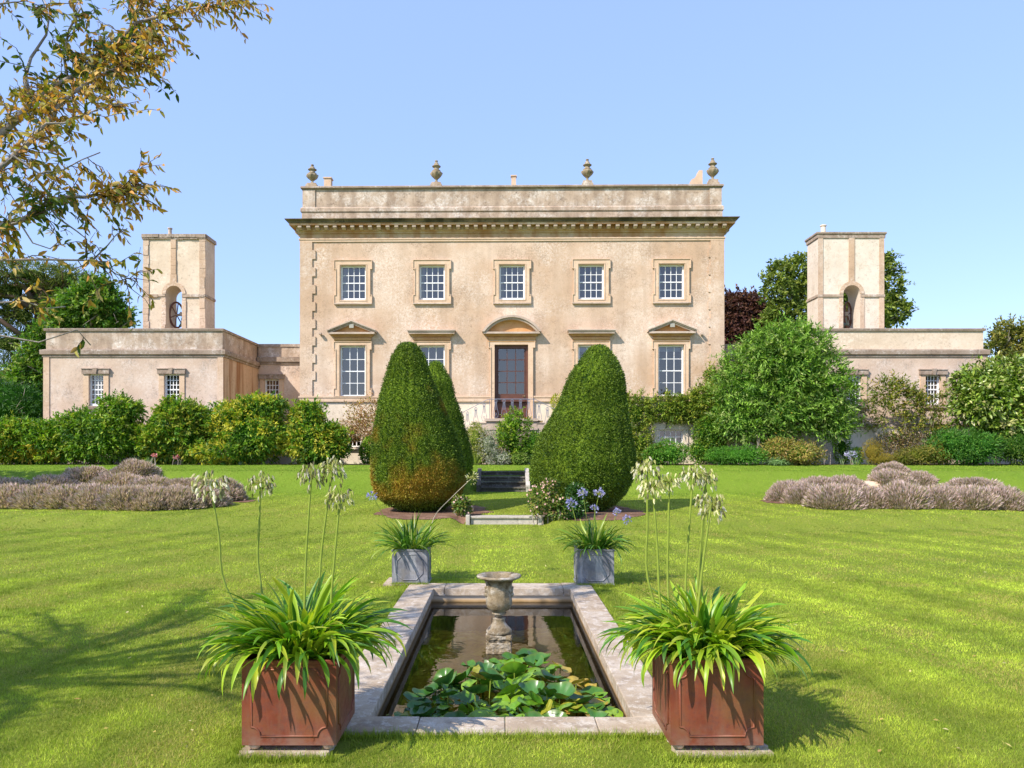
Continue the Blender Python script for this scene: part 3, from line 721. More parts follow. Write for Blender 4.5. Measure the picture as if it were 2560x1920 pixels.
for s, xx in ((-1, ra), (1, rb)):
    L = 3.96; m.tube([(xx, RY, RT), (xx+s*.1, RY, RT-.02), (xx+s*L, RY, RT-.02-(L-.1)*st/.33)], .014, 6); m.tube([(xx+s*L, RY, RT-.02-(L-.1)*st/.33), (xx+s*L, RY, 1.2)], .014, 6)
rail = m.build('iron_railing', ML['iron'], stair)
for k in range(5):
    b_ = MB(); x = hu(1239.5+k*20.6, 1.26); baluster(b_, x, RY, RT, LZ); b_.build('baluster', ML['iron'], rail)
for s, xx in ((-1, ra), (1, rb)):
    for k in range(10):
        b_ = MB(); L = .24+.37*k; zt = RT-.03-L*st/.33; baluster(b_, xx+s*L, RY, zt, zt-.85); b_.build('baluster', ML['iron'], rail)

# ------------------------------------------------------------ side wings
def wing(side, name, label):
    mir = 1 if side < 0 else -1
    def px_(x): return x
    Yf = 34.3; Yl = 39.2
    root = thing(name, label, 'wing', (-17 if side < 0 else 18, Yf, 3.0))
    X = lambda px, Y=Yf: X_(px, Y); Z = lambda py, Y=Yf: Z_(py, Y)
    if side < 0:
        x0, x1 = X(109), X(558.6); ztop = Z(820.5); wins = [(223, 259.5, 935, 1014.5), (411, 449, 935, 1014.5)]
        inner = x1
    else:
        x0, x1 = X(2002), X(2464.5); ztop = Z(820.5); wins = [(2118, 2153, 937, 1012), (2313, 2350, 937, 1012)]
        inner = x0
    zc1, zc0 = Z(874), Z(892.7)
    hs = [(X(a), X(b), Z(d), Z(c)) for a, b, c, d in wins]
    m = MB(); wall_holes(m, x0, x1, 2.6, zc0, [h for h in hs], yp=Yf, reveal=.25)
    m.quad((x0,Yf+9,2.6),(x0,Yf,2.6),(x0,Yf,zc0),(x0,Yf+9,zc0)) if side < 0 else m.quad((x1,Yf,2.6),(x1,Yf+9,2.6),(x1,Yf+9,zc0),(x1,Yf,zc0))
    m.quad((x1,Yf+9,2.6),(x0,Yf+9,2.6),(x0,Yf+9,zc0),(x1,Yf+9,zc0))
    wl = m.build('wall', ML['wing'], root)
    m = MB()
    if side < 0: m.quad((x1,Yf,2.6),(x1,Yf+9,2.6),(x1,Yf+9,zc0),(x1,Yf,zc0))
    else: m.quad((x0,Yf+9,2.6),(x0,Yf,2.6),(x0,Yf,zc0),(x0,Yf+9,zc0))
    m.build('side_wall', ML['wing_side'], root)
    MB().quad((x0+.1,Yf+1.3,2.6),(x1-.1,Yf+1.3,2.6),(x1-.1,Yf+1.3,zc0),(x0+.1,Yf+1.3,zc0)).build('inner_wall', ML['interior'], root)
    m = MB(); m.sweep_rect([(0,zc0),(.05,zc0+.0),(.05,zc0+.08),(.12,zc0+.12),(.13,zc1-.06),(.12,zc1-.02),(-.06,zc1+.03)], x0, x1, Yf, Yf+9); m.build('cornice', ML['coping'], root)
    pm = ML['parapet'] if side < 0 else ML['tower']
    m = MB(); m.sweep_rect([(-.07,zc1),(-.07,ztop-.12)], x0, x1, Yf, Yf+9); m.build('parapet', pm, root)
    m = MB(); m.sweep_rect([(-.07,ztop-.13),(.0,ztop-.12),(.02,ztop-.02),(-.02,ztop),(-.4,ztop+.01),(-.4,ztop-.5)], x0, x1, Yf, Yf+9); m.build('parapet_coping', ML['coping'], root)
    MB().quad((x0+.3,Yf+.3,ztop-.45),(x1-.3,Yf+.3,ztop-.45),(x1-.3,Yf+8.7,ztop-.45),(x0+.3,Yf+8.7,ztop-.45)).build('roof', ML['coping'], root)
    for a, b in ((x0, x0+.28), (x1-.26, x1)): MB().box(a, b, Yf-.035, Yf-.002, 2.6, zc0).build('corner_pilaster', ML['facade'], root)
    def wsur(a, b, z0, z1, yp):
        m = MB(); m.box(a-.24, a-.003, yp-.05, yp-.002, z0-.02, z1); m.box(b+.003, b+.24, yp-.05, yp-.002, z0-.02, z1)
        sr = m.build('window_surround', ML['trim'], root)
        m = MB(); m.box(a-.29, b+.29, yp-.12, yp-.002, z1+.002, z1+.21); m.box(a-.31, b+.31, yp-.15, yp-.002, z1+.21, z1+.25)
        xm = (a+b)/2; m.prism([(xm-.06,z1-.01),(xm+.06,z1-.01),(xm+.11,z1+.27),(xm-.11,z1+.27)], yp-.17, yp-.122); m.build('lintel', ML['coping'], sr)
        MB().box(a-.27, b+.27, yp-.11, yp-.002, z0-.16, z0-.022).build('sill', ML['coping'], sr)
    for k, h in enumerate(hs):
        wsur(*h, Yf)
        sash(root, h, 4, 6, Yf, fw=.06, bar=.036, meet=3)
        m = MB(); a, b, z0, z1 = h                                # shutter bars close behind the panes
        for q in range(1, 4): m.box(a+(b-a)*(q/4+.04)-.014, a+(b-a)*(q/4+.04)+.014, Yf+.42, Yf+.45, z0, z1)
        for q in range(1, 7): m.box(a, b, Yf+.425, Yf+.445, z0+(z1-z0)*(q/7+.03)-.018, z0+(z1-z0)*(q/7+.03)+.018)
        m.build('inner_shutter', ML['white'], root)
    # set-back link to the house
    if side < 0: l0, l1 = x1-.01, X_(752, 34)+.3; lw = (661.8, 697.5, 948, 1024)
    else: l0, l1 = X_(1808, 34)-.3, x0+.01; lw = (1865, 1900, 948, 1024)
    zk = lambda py: Z_(py, Yl)
    h = (X_(lw[0],Yl), X_(lw[1],Yl), zk(lw[3]), zk(lw[2]))
    m = MB(); wall_holes(m, l0, l1, 2.6, zk(911), [h], yp=Yl); m.build('link_wall', ML['wing'], root)
    m = MB(); m.box(l0, l1, Yl-.06, Yl+.3, zk(911), zk(905)); m.box(l0, l1, Yl-.14, Yl+.3, zk(905), zk(893)); m.build('link_cornice', ML['coping'], root)
    MB().box(l0, l1, Yl+.03, Yl+.35, zk(893), zk(867)).build('link_parapet', ML['parapet'], root)
    MB().box(l0-(.9 if side < 0 else 0), l1+(.9 if side > 0 else 0), Yl-.02, Yl+.4, zk(867), zk(860)).build('link_coping', ML['coping'], root)
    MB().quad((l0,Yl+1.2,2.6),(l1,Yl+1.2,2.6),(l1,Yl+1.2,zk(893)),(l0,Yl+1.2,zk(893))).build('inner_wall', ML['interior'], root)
    wsur(*h, Yl); sash(root, h, 4, 6, Yl, fw=.07, bar=.04, meet=3)
    if side < 0:
        m = MB(); hx, hz_ = X_(608.5, 38.4), lambda py: Z_(py, 38.4)
        yc = 38.4
        m.lathe([(.05,hz_(985)),(.09,hz_(975)),(.17,hz_(944)),(.26,hz_(938)),(.22,hz_(930)),(.30,hz_(922)),(.36,hz_(919)),(.34,hz_(915))], (hx, yc, 0), 24)
        m.tube([(hx, yc, hz_(985)), (hx, yc+.3, hz_(1000)), (hx, yc+.5, hz_(1060))], .06, 8)
        hd = m.build('rainwater_head', ML['trim'], root, True)
        m = MB(); m.box(hx-.28, hx-.05, yc-.15, yc+.15, hz_(915), hz_(910)); m.box(hx+.05, hx+.26, yc-.15, yc+.15, hz_(914), hz_(907)); m.build('bird_spikes', ML['twig'], hd)
    return root
wing(-1, 'side_wing', 'low pinkish stone wing left of the house with two small white sash windows')
wing(1, 'side_wing', 'low stone wing right of the house, mostly hidden behind shrubs')

# ------------------------------------------------------------ bell towers
def tower(name, label, fx0, fx1, pyt, dx, Y, arch, matn, worn, pipe, side):
    x0, x1 = X_(fx0, Y), X_(fx1, Y); zt = Z_(pyt, Y); D = Y*dx; z0 = Z_(845, Y)-.4
    root = thing(name, label, 'bell tower', ((x0+x1)/2, Y, z0))
    acx, ahw, outr, crown, spr = arch
    xc = X_(acx, Y); r = ahw*Y/F; zs = Z_(crown, Y)-r; N = 16
    m = MB()
    for yy_, fl in ((Y, False), (Y+D, True)):
        f = []
        vs = [(x0,yy_,z0),(xc-r,yy_,z0),(xc-r,yy_,zs),(x0,yy_,zs)]; fs = [(0,1,2,3)]
        vs += [(xc+r,yy_,z0),(x1,yy_,z0),(x1,yy_,zs),(xc+r,yy_,zs)]; fs += [(4,5,6,7)]
        arc = [(xc-r*math.cos(math.pi*k/N), yy_, zs+r*math.sin(math.pi*k/N)) for k in range(N+1)]
        b = len(vs); vs += arc; top = [(x0+(x1-x0)*k/N, yy_, zt) for k in range(N+1)]; vs += top
        for k in range(N): fs.append((b+k, b+k+1, b+N+1+k+1, b+N+1+k))
        b2 = len(vs); vs += [(x0,yy_,zs),(x1,yy_,zs)]; fs += [(b2, b, b+N+1), (b+N, b2+1, b+2*N+1)]
        if fl: fs = [tuple(reversed(g)) for g in fs]
        m.add(vs, fs)
    m.quad((x1,Y,z0),(x1,Y+D,z0),(x1,Y+D,zt),(x1,Y,zt)); m.quad((x0,Y+D,z0),(x0,Y,z0),(x0,Y,zt),(x0,Y+D,zt)); m.quad((x0,Y,zt),(x1,Y,zt),(x1,Y+D,zt),(x0,Y+D,zt))
    prof = [(xc-r, z0)]+[(xc-r*math.cos(math.pi*k/N), zs+r*math.sin(math.pi*k/N)) for k in range(N+1)]+[(xc+r, z0)]
    for a, b in zip(prof[:-1], prof[1:]): m.quad((a[0],Y,a[1]),(b[0],Y,b[1]),(b[0],Y+D,b[1]),(a[0],Y+D,a[1]))
    m.build('wall', ML[matn], root)
    rnd = random.Random(len(label))
    m = MB(); e = .035
    zb1, zb0 = Z_(736.5, Y), Z_(742.5, Y); ro = outr*Y/F
    def course(a, b, y0, y1, z0_, z1_, wob=.0):
        if not worn: m.box(a, b, y0, y1, z0_, z1_); return
        # worn, uneven stones
        if abs(b-a) > abs(z1_-z0_):
            x = a
            while x < b-.02:
                L = min(rnd.uniform(.22, .5), b-x); m.box(x, x+L-.01, y0-rnd.uniform(0, .025), y1, z0_-rnd.uniform(-.02, .035), z1_+rnd.uniform(-.02, .015)); x += L
        else:
            z = z0_
            while z < z1_-.02:
                L = min(rnd.uniform(.25, .55), z1_-z); m.box(a-rnd.uniform(-.015, .015), b+rnd.uniform(-.025, .025), y0-rnd.uniform(0, .025), y1, z, z+L-.01); z += L
    cw = .28 if worn else .24
    for args in ((x0+.002, x0+cw, Y-e, Y-.001, z0, zt-.22), (x1-cw, x1-.002, Y-e, Y-.001, z0, zt-.22), (xc-.15, xc+.13, Y-e-.01, Y-.001, Z_(crown, Y)+.12, zt-.24), (xc-r-.2, xc-r-.002, Y-e, Y-.001, z0, zb0), (xc+r+.002, xc+r+.2, Y-e, Y-.001, z0, zb0)):
        m = MB(); course(*args); m.build('pilaster', ML['facade'], root)
    m = MB(); course(x0-.02, xc-r-.01, Y-e-.03, Y-.001, zb0, zb1); m.box(x0-.05, x0+.001, Y, Y+D, zb0, zb1); m.build('string_course', ML['parapet'], root); m = MB(); course(xc+r+.01, x1+.02, Y-e-.03, Y-.001, zb0, zb1)
    m.box(x1-.001, x1+.05, Y, Y+D, zb0, zb1); m.build('string_course', ML['parapet'], root)
    vs = []; fs = []
    for k in range(N+1):
        a = math.pi*k/N
        for rr in (r, ro): vs += [(xc-rr*math.cos(a), Y-.05, zs+rr*math.sin(a)), (xc-rr*math.cos(a), Y-.001, zs+rr*math.sin(a))]
    for k in range(N): b = 4*k; fs += [(b, b+4, b+6, b+2), (b+2, b+6, b+7, b+3), (b+1, b, b+4, b+5)]
    MB().add(vs, fs).build('arch_ring', ML['facade'], root)
    m = MB()
    if worn:
        course(x0-.03, x1+.03, Y-.07, Y-.001, zt-.24, zt-.12); m.box(x0-.05, x1+.05, Y-.08, Y+D+.08, zt-.08, zt); course(x0-.04, x1+.04, Y-.10, Y+.0, zt-.15, zt-.02)
        m.box(x1, x1+.07, Y, Y+D+.05, zt-.2, zt-.085); m.box(x0-.07, x0, Y, Y+D+.05, zt-.2, zt-.085)
    else:
        m.sweep_rect([(0,zt-.30),(.05,zt-.28),(.05,zt-.14),(.10,zt-.08),(.10,zt),(0,zt+.02)], x0, x1, Y, Y+D); m.quad((x0,Y,zt+.02),(x1,Y,zt+.02),(x1,Y+D,zt+.02),(x0,Y+D,zt+.02))
    m.build('cornice', ML['coping'], root)
    a, b, pt, pb = pipe; xm = X_((a+b)/2, Y); pr = (b-a)/2*Y/F; m = MB()
    m.box(xm-.42, xm+.38, Y+.2, Y+.7, zt, zt+.08); m.tube([(xm, Y+.4, zt+.08), (xm, Y+.4, Z_(pt, Y))], [pr*.9, pr*.85], 14); m.lathe([(pr*1.1,0),(pr*1.2,.03),(pr*1.1,.06)], (xm, Y+.4, Z_(pt, Y)-.02), 14)
    m.build('chimney_pot', ML['trimgrey'] if worn else ML['tower_pale'], root, False)
    # bell and wheel
    cz = Z_(787, Y+D*.5); wx = xc-(.16 if side < 0 else -.13); wr = 32*Y/F; cy = Y+D*.55; rot = R(68) if side < 0 else R(62)
    m = MB(); rim = []
    def wp(t, rr, off=0): return (wx+math.sin(rot)*0+math.cos(rot)*rr*math.cos(t)*1.0+off, cy+math.sin(rot)*rr*math.cos(t)*.45, cz+rr*math.sin(t))
    m.tube([wp(t, wr) for t in np.linspace(0, 2*math.pi, 33)], .05, 6, False)
    for k in range(6): t = math.pi*k/3+.3; m.tube([wp(t, .04), wp(t, wr)], .028, 5)
    m.build('bell_wheel', ML['doorwood'], root)
    bx = wx+(.42 if side < 0 else -.22)
    m = MB(); m.tube([(wx, cy, cz), (bx+(.3 if side < 0 else -.3), cy, cz)], .06, 6); m.box(bx-.22, bx+.22, cy-.09, cy+.09, cz-.06, cz+.14); m.build('headstock', ML['bark'], root)
    MB().lathe([(.02,.0),(.12,-.02),(.17,-.09),(.18,-.25),(.22,-.38),(.29,-.50),(.27,-.50)], (bx, cy, cz-.06), 24).build('bell', plain('green_bronze', (.09,.12,.10), .5, .4), root, True)
    MB().tube([(bx, cy, cz-.5), (bx, cy, cz-.78)], .02, 5).build('bell_rope', ML['twig'], root)
    return root
tower('bell_tower', 'square worn bell tower with rough crumbling stone ribs above the left wing', 358, 513.5, 585.8, .033, 36.6, (435, 20.3, 29.5, 714.5, 0), 'tower', True, (411, 421, 566, 580), -1)
tower('bell_tower', 'smoother cream bell tower with neat stone ribs above the right wing', 2045, 2210, 581, .035, 36.4, (2129, 21.5, 31, 713, 0), 'tower_pale', False, (2060, 2074, 559, 576), 1)

# ------------------------------------------------------------ terrace walls
def terrace(x0, x1, label, big):
    r_ = thing('terrace_wall', label, 'wall', ((x0+x1)/2, 33.6, 1.2))
    MB().box(x0, x1, 33.55, 34.1, .9, 2.93).build('wall_face', ML['plinth'], r_)
    MB().box(x0-.02, x1+.02, 33.45, 34.15, 2.93, 3.06).build('coping', ML['coping'], r_)
terrace(-32, X_(748, 34)-.05, 'pale rendered retaining wall behind the shrubs left of the house', 0)
terrace(X_(1812, 34)+.05, 32, 'pale rendered retaining wall behind the shrubs right of the house', 0)

# ------------------------------------------------------------ garden steps
def steps():
    t = thing('garden_steps', 'flight of four dark mossy stone steps up the grass bank', 'steps', (XS, 26.4, .35))
    Y0 = 26.35; z = .37; hw = .80
    for k in range(4):
        m = MB(); y = Y0+.32*k; zt = z+.18*(k+1)
        m.box(XS-hw, XS+hw, y+.03, y+.5, zt-.19, zt-.055); m.box(XS-hw-.0, XS+hw+.0, y-.02, y+.52, zt-.053, zt)
        m.build('step', ML['step'], t, bevel=.008)
    for s, mt in ((-1, 'step'), (1, 'pale_step')):
        m = MB(); xa = XS+s*hw; m.add([(xa+s*.005,Y0-.12,.2),(xa+s*.15,Y0-.12,.2),(xa+s*.15,Y0+1.5,.6),(xa+s*.005,Y0+1.5,.6),
                 (xa+s*.005,Y0-.12,.62),(xa+s*.15,Y0-.12,.62),(xa+s*.15,Y0+1.3,1.20),(xa+s*.005,Y0+1.3,1.20)], [(0,1,5,4),(1,2,6,5),(2,3,7,6),(3,0,4,7),(4,5,6,7)])
        m.build('side_kerb', ML[mt], t)
    t = thing('garden_step', 'single long pale stone step between the mulch beds at the foot of the yews', 'step', (XS, 18.4, 0))
    m = MB(); m.box(XS-.82, XS+.82, 18.33, 18.7, -.1, .155); m.build('riser', ML['pale_step'], t)
    MB().box(XS-.83, XS+.83, 18.29, 18.72, .157, .205).build('tread', ML['pale_step'], t, bevel=.008)
    for s in (-1, 1): MB().box(XS+s*.84, XS+s*.94, 18.24, 18.8, -.1, .24).build('end_stone', ML['pale_step'], t, bevel=.01)
steps()

# ------------------------------------------------------------ pond
WZ = -.155
pond = thing('garden_pond', 'rectangular sunken pond with broad pale lichened stone edging', 'pond', (0, 7.3, 0))
def coping():
    m = MB(); top = .025; rnd = random.Random(4)
    def slab(x0, x1, y0, y1):
        j = .0022; t = top+rnd.uniform(-.004, .004); m.box(x0+j, x1-j, y0+j, y1-j, -.07, t)
    ys = [PY0, 6.05, 7.2, 8.3, 9.62]
    for a, b in zip(ys[:-1], ys[1:]):
        slab(PX0-.36, PX0, a, b); slab(PX1, PX1+.31, a, b)
    xs = [PX0-.36, -.55, .02, .62, PX1+.31]
    for a, b in zip(xs[:-1], xs[1:]): slab(a, b, PY0-.27, PY0)
    xs = [PX0-.36, -.75, .03, .8, PX1+.31]
    for a, b in zip(xs[:-1], xs[1:]): slab(a, b, PY1, PY1+.42)
    o = m.build('stone_edging', ML['pond'], pond, bevel=.007)
coping()
m = MB(); a, b, c, d = PX0-.035, PX1+.035, PY0-.035, PY1+.035; zb = -.62
m.quad((a,c,zb),(a,d,zb),(a,d,-.07),(a,c,-.07)); m.quad((b,d,zb),(b,c,zb),(b,c,-.07),(b,d,-.07)); m.quad((a,d,zb),(b,d,zb),(b,d,-.07),(a,d,-.07)); m.quad((b,c,zb),(a,c,zb),(a,c,-.07),(b,c,-.07))
m.build('basin_wall', ML['basin'], pond)
gxs, gys = np.linspace(a, b, 30), np.linspace(c, d, 60); A_, B_ = np.meshgrid(gxs, gys); Zb = -.50+.10*(fnoise(np.stack([A_.ravel()*2, B_.ravel()*2, B_.ravel()*0], -1), 3).reshape(A_.shape)-.5)*2
ii = np.arange(1800).reshape(60, 30)
np_mesh('pond_floor', np.stack([A_, B_, Zb], -1).reshape(-1, 3), np.stack([ii[:-1,:-1], ii[:-1,1:], ii[1:,1:], ii[1:,:-1]], -1).reshape(-1, 4), None, ML['bed'], pond, True)
wt = MB().quad((a,c,WZ),(b,c,WZ),(b,d,WZ),(a,d,WZ)).build('water', ML['water']); tag(wt, kind='structure')

# ------------------------------------------------------------ urn in the pond
def urn():
    Y = 7.29; cx = (1247.6-CX)*Y/F; sc = Y/F/2.765
    t = thing('stone_urn', 'mossy weathered stone campana urn standing in the pond', 'urn', (cx, Y, WZ))
    z = lambda py: CAMZ+(HY-(1380+py/2.765))*Y/F
    pr = [(.045,z(462)),(.052,z(440)),(.085,z(432)),(.125,z(427)),(.132,z(416)),(.11,z(409)),(.125,z(404)),(.17,z(398)),(.21,z(380)),(.235,z(355)),(.238,z(335)),(.236,z(320)),(.222,z(300)),(.222,z(285)),(.228,z(250)),(.245,z(215)),(.262,z(196)),(.30,z(186)),(.345,z(181)),(.39,z(173)),(.398,z(166)),(.385,z(158)),(.33,z(157)),(.27,z(165)),(.24,z(190)),(.22,z(240)),(.1,z(300)),(.01,z(310))]
    pr = [(r_*.548, zz) for r_, zz in pr]
    m = MB(); m.lathe(pr, (cx, Y, 0), 96)
    bowl = m.build('bowl', ML['urnstone'], t, True)
    co = bowl.data.vertices; N = len(co); V = np.empty(N*3); co.foreach_get('co', V); V = V.reshape(-1, 3)
    n = fnoise(V*28, 2, 3)-.5; rr = np.sqrt(V[:,0]**2+V[:,1]**2)+1e-6; zz = V[:,2]+WZ
    k = np.where((zz > z(300)) & (zz < z(200)), .03, .014)
    side_h = np.clip(1-np.abs(np.abs(np.arctan2(V[:,1], V[:,0]))-math.pi/2)/.3, 0, 1)*0
    f = 1+n*k/rr*1.2; V[:,0] *= f; V[:,1] *= f; V[:,2] += n*.006; co.foreach_set('co', V.ravel()); bowl.data.update()
    for s in (-1, 1):
        m = MB(); zc = z(290); x = cx+s*.118
        m.lathe([(.0,-.03),(.022,-.02),(.03,0),(.022,.02),(.0,.03)], (x, Y-.02, zc), 12); m.lathe([(.0,-.045),(.02,-.03),(.024,.0),(.012,.03),(0,.04)], (x-s*.006, Y-.03, zc+.05), 10)
        m.tube([(x-s*.02, Y-.03, zc+.09), (x+s*.012, Y-.03, zc+.07), (x+s*.008, Y-.03, zc+.02)], [.012, .016, .01], 8); m.build('handle_mask', ML['urnstone'], bowl, True)
    m = MB(); pr = [(.088,z(560)),(.10,z(548)),(.095,z(535)),(.078,z(518)),(.058,z(500)),(.046,z(480)),(.044,z(462)),(.05,z(455))]
    m.lathe([(r_*1.3, zz) for r_, zz in pr], (cx, Y, 0), 48); foot = m.build('foot', ML['urnstone'], t, True)
    m = MB(); rr = .125; m.box(cx-rr, cx+rr, Y-rr, Y+rr, z(590), z(560)); pl = m.build('plinth_block', ML['urnstone'], t, bevel=.01)
    m = MB(); m.box(cx-.113, cx+.113, Y-.113, Y+.113, z(605), z(591)); m.box(cx-.125, cx+.12, Y-.12, Y+.12, z(690), z(606)); rb = m.build('broken_base', ML['urnstone'], t, bevel=.012)
    for ob in (pl, rb):
        s = ob.modifiers.new('subdiv', 'SUBSURF'); s.subdivision_type = 'SIMPLE'; s.levels = s.render_levels = 4
        tx = bpy.data.textures.new('worn', 'CLOUDS'); tx.noise_scale = .035; dm = ob.modifiers.new('worn', 'DISPLACE'); dm.texture = tx; dm.strength = .022; dm.mid_level = .5; dm.texture_coords = 'LOCAL'
urn()

# ------------------------------------------------------------ planters
def planter(name, label, x0, x1, y0, y1, z0, z1, matn, kind, group, feet):
    root = thing(name, label, 'planter', ((x0+x1)/2, (y0+y1)/2, z0), 0, group)
    th = .018; m = MB(); mt = ML[matn]; fz = z0+(.035 if feet else 0)
    m.sweep_rect([(-.01,fz),(0,fz+.002),(0,z1-.03),(.008,z1-.025),(.009,z1-.004),(.004,z1),(-th,z1),(-th,z1-.1),(-th,fz+.05)], x0, x1, y0, y1)
    m.quad((x0,y0,fz+.001),(x0,y1,fz+.001),(x1,y1,fz+.001),(x1,y0,fz+.001))
    body = m.build('body', mt, root)
    if kind == 'lead':
        m = MB(); m.sweep_rect([(.0,fz),(.012,fz+.0),(.012,fz+.022),(.002,fz+.03)], x0, x1, y0, y1); m.build('base_lip', mt, body)
    def panel(w_, h_):
        if kind == 'rust':
            e = .055; q = .055; a0, a1, b0, b1 = e, w_-e, e, h_-e*1.05; pts = []
            for (cx, cz, st) in ((a0, b0, 90), (a1, b0, 180), (a1, b1, 270), (a0, b1, 0)):
                for k in range(7):
                    an = R(st-k*15) if True else 0
                    pts.append((cx+q*math.cos(an), cz+q*math.sin(an)))
            return pts
        e = .065; q = .085; a0, a1, b0, b1 = e, w_-e, e+.01, h_-e-.005
        return [(a0+q,b0),(a1-q,b0),(a1,b0+q),(a1,b1-q),(a1-q,b1),(a0+q,b1),(a0,b1-q),(a0,b0+q)]
    H = z1-fz
    for face in range(4):
        w_ = (x1-x0) if face % 2 == 0 else (y1-y0); pts = panel(w_, H); n = len(pts)
        m = MB(); rr = .0065 if kind == 'rust' else .009
        pts3 = [(p[0], -.001, p[1]) for p in pts]; pts3 = pts3+[pts3[0], pts3[1]]
        m.tube(pts3, rr, 6, False)
        M_ = {0: Matrix.Translation((x0, y0, fz)), 1: Matrix.Translation((x1, y0, fz)) @ Matrix.Rotation(R(90), 4, 'Z'),
              2: Matrix.Translation((x1, y1, fz)) @ Matrix.Rotation(R(180), 4, 'Z'), 3: Matrix.Translation((x0, y1, fz)) @ Matrix.Rotation(R(-90), 4, 'Z')}[face]
        m.xform(M_); m.build('panel_moulding', mt, body, True)
    if feet:
        for sx in (x0+.06, x1-.06):
            for sy in (y0+.06, y1-.06): MB().lathe([(.005,0),(.028,.002),(.036,.018),(.028,.036),(.005,.038)], (sx, sy, z0-.001), 14).build('foot', ML['trim'] if kind == 'rust' else mt, root, True)
    MB().quad((x0+.01,y0+.01,z1-.05),(x1-.01,y0+.01,z1-.05),(x1-.01,y1-.01,z1-.05),(x0+.01,y1-.01,z1-.05)).build('soil', ML['soil'], root)
    return root
YA = 4.36
rl = (X_(604.3,YA), X_(840.5,YA), YA, YA+.55); rr_ = (X_(1676.5,YA), X_(1909,YA), YA, YA+.53)
planter('rust_planter', 'square rust-brown iron planter at the left front corner of the pond', *rl, .035, .575, 'rust', 'rust', 'rust planters', True)
planter('rust_planter', 'square rust-brown iron planter at the right front corner of the pond', *rr_, .035, .58, 'rust', 'rust', 'rust planters', True)
ll = (-1.485, -1.005, 9.98, 10.46); lr = (1.012, 1.50, 9.90, 10.39)
planter('lead_planter', 'small grey lead planter with octagonal panel at the far left corner of the pond', *ll, .0, .487, 'lead', 'lead', 'lead planters', False)
planter('lead_planter', 'small grey lead planter streaked with white at the far right corner of the pond', *lr, .0, .497, 'lead', 'lead', 'lead planters', False)
def slab(x0, x1, y0, y1, label):
    rnd = random.Random(int(x0*100)); n = 14; pts = []
    m = MB(); base = [(x0,y0),(x1,y0),(x1,y1),(x0,y1)]
    vs = []
    for i in range(4):
        a, b = base[i], base[(i+1) % 4]
        for k in range(n): t = k/n; vs.append((a[0]+(b[0]-a[0])*t+rnd.uniform(-.012,.012), a[1]+(b[1]-a[1])*t+rnd.uniform(-.012,.012)))
    N = len(vs); m.add([(p[0],p[1],-.03) for p in vs]+[(p[0],p[1],.030) for p in vs], [tuple(range(N,2*N))]+[(i,(i+1)%N,(i+1)%N+N,i+N) for i in range(N)])
    tag(m.build('paving_slab', ML['pond'], None), label, 'slab', 'slabs under the planters')
slab(rl[0]-.015, rl[1]-.05, YA-.035, 4.68, 'pale stone slab showing under the left rust planter')
slab(rr_[0]+.04, rr_[1]+.055, YA-.03, 4.68, 'pale stone slab showing under the right rust planter')
MB().box(-1.60, -1.26, 9.93, 10.5, -.03, .022).build('paving_slab', ML['pond'], None); tag(C.objects[-1] if False else bpy.data.objects[[o.name for o in bpy.data.objects if o.name.startswith('paving_slab')][-1]], 'grey stone slab beside the left lead planter', 'slab', 'slabs under the planters')

# ------------------------------------------------------------ foliage generators
def nrm(a): return a/np.maximum(np.linalg.norm(a, axis=-1, keepdims=True), 1e-9)
def leaves(P_, D, N, L, W, col, fold=.18, shape='rhomb', curl=.0):
    n = len(P_); D = nrm(D); Sd = nrm(np.cross(D, N)); Nn = np.cross(Sd, D); L = np.broadcast_to(L, (n,))[:,None]; W = np.broadcast_to(W, (n,))[:,None]
    if shape == 'rhomb':
        V = np.stack([P_, P_+D*L*.45+Sd*W*.5+Nn*W*fold, P_+D*L-Nn*L*curl, P_+D*L*.45-Sd*W*.5+Nn*W*fold], 1)
        Fc = np.array([[0,1,2],[0,2,3]])
    else:   # six-point leaf with a midrib
        V = np.stack([P_, P_+D*L*.3+Sd*W*.46+Nn*W*fold, P_+D*L*.7+Sd*W*.36+Nn*W*fold-Nn*L*curl*.5, P_+D*L-Nn*L*curl*1.2, P_+D*L*.7-Sd*W*.36+Nn*W*fold-Nn*L*curl*.5, P_+D*L*.3-Sd*W*.46+Nn*W*fold, P_+D*L*.5-Nn*L*curl*.2], 1)
        Fc = np.array([[0,1,6],[1,2,6],[2,3,6],[3,4,6],[4,5,6],[5,0,6]])
    k = V.shape[1]; F_ = (np.arange(n)[:,None,None]*k+Fc[None]).reshape(-1, 3)
    return V.reshape(-1, 3), F_, np.repeat(col, k, 0)
def pal(rng, n, cols, wts, t=None, var=.18):
    cols = np.array(cols); wts = np.array(wts, dtype=float); wts /= wts.sum()
    i = rng.choice(len(cols), n, p=wts) if t is None else t
    c = cols[i]; j = rng.choice(len(cols), n, p=wts); f = rng.random((n, 1))*.35
    return np.clip((c*(1-f)+cols[j]*f)*(1+rng.normal(0, var, (n, 1))), .004, .95)
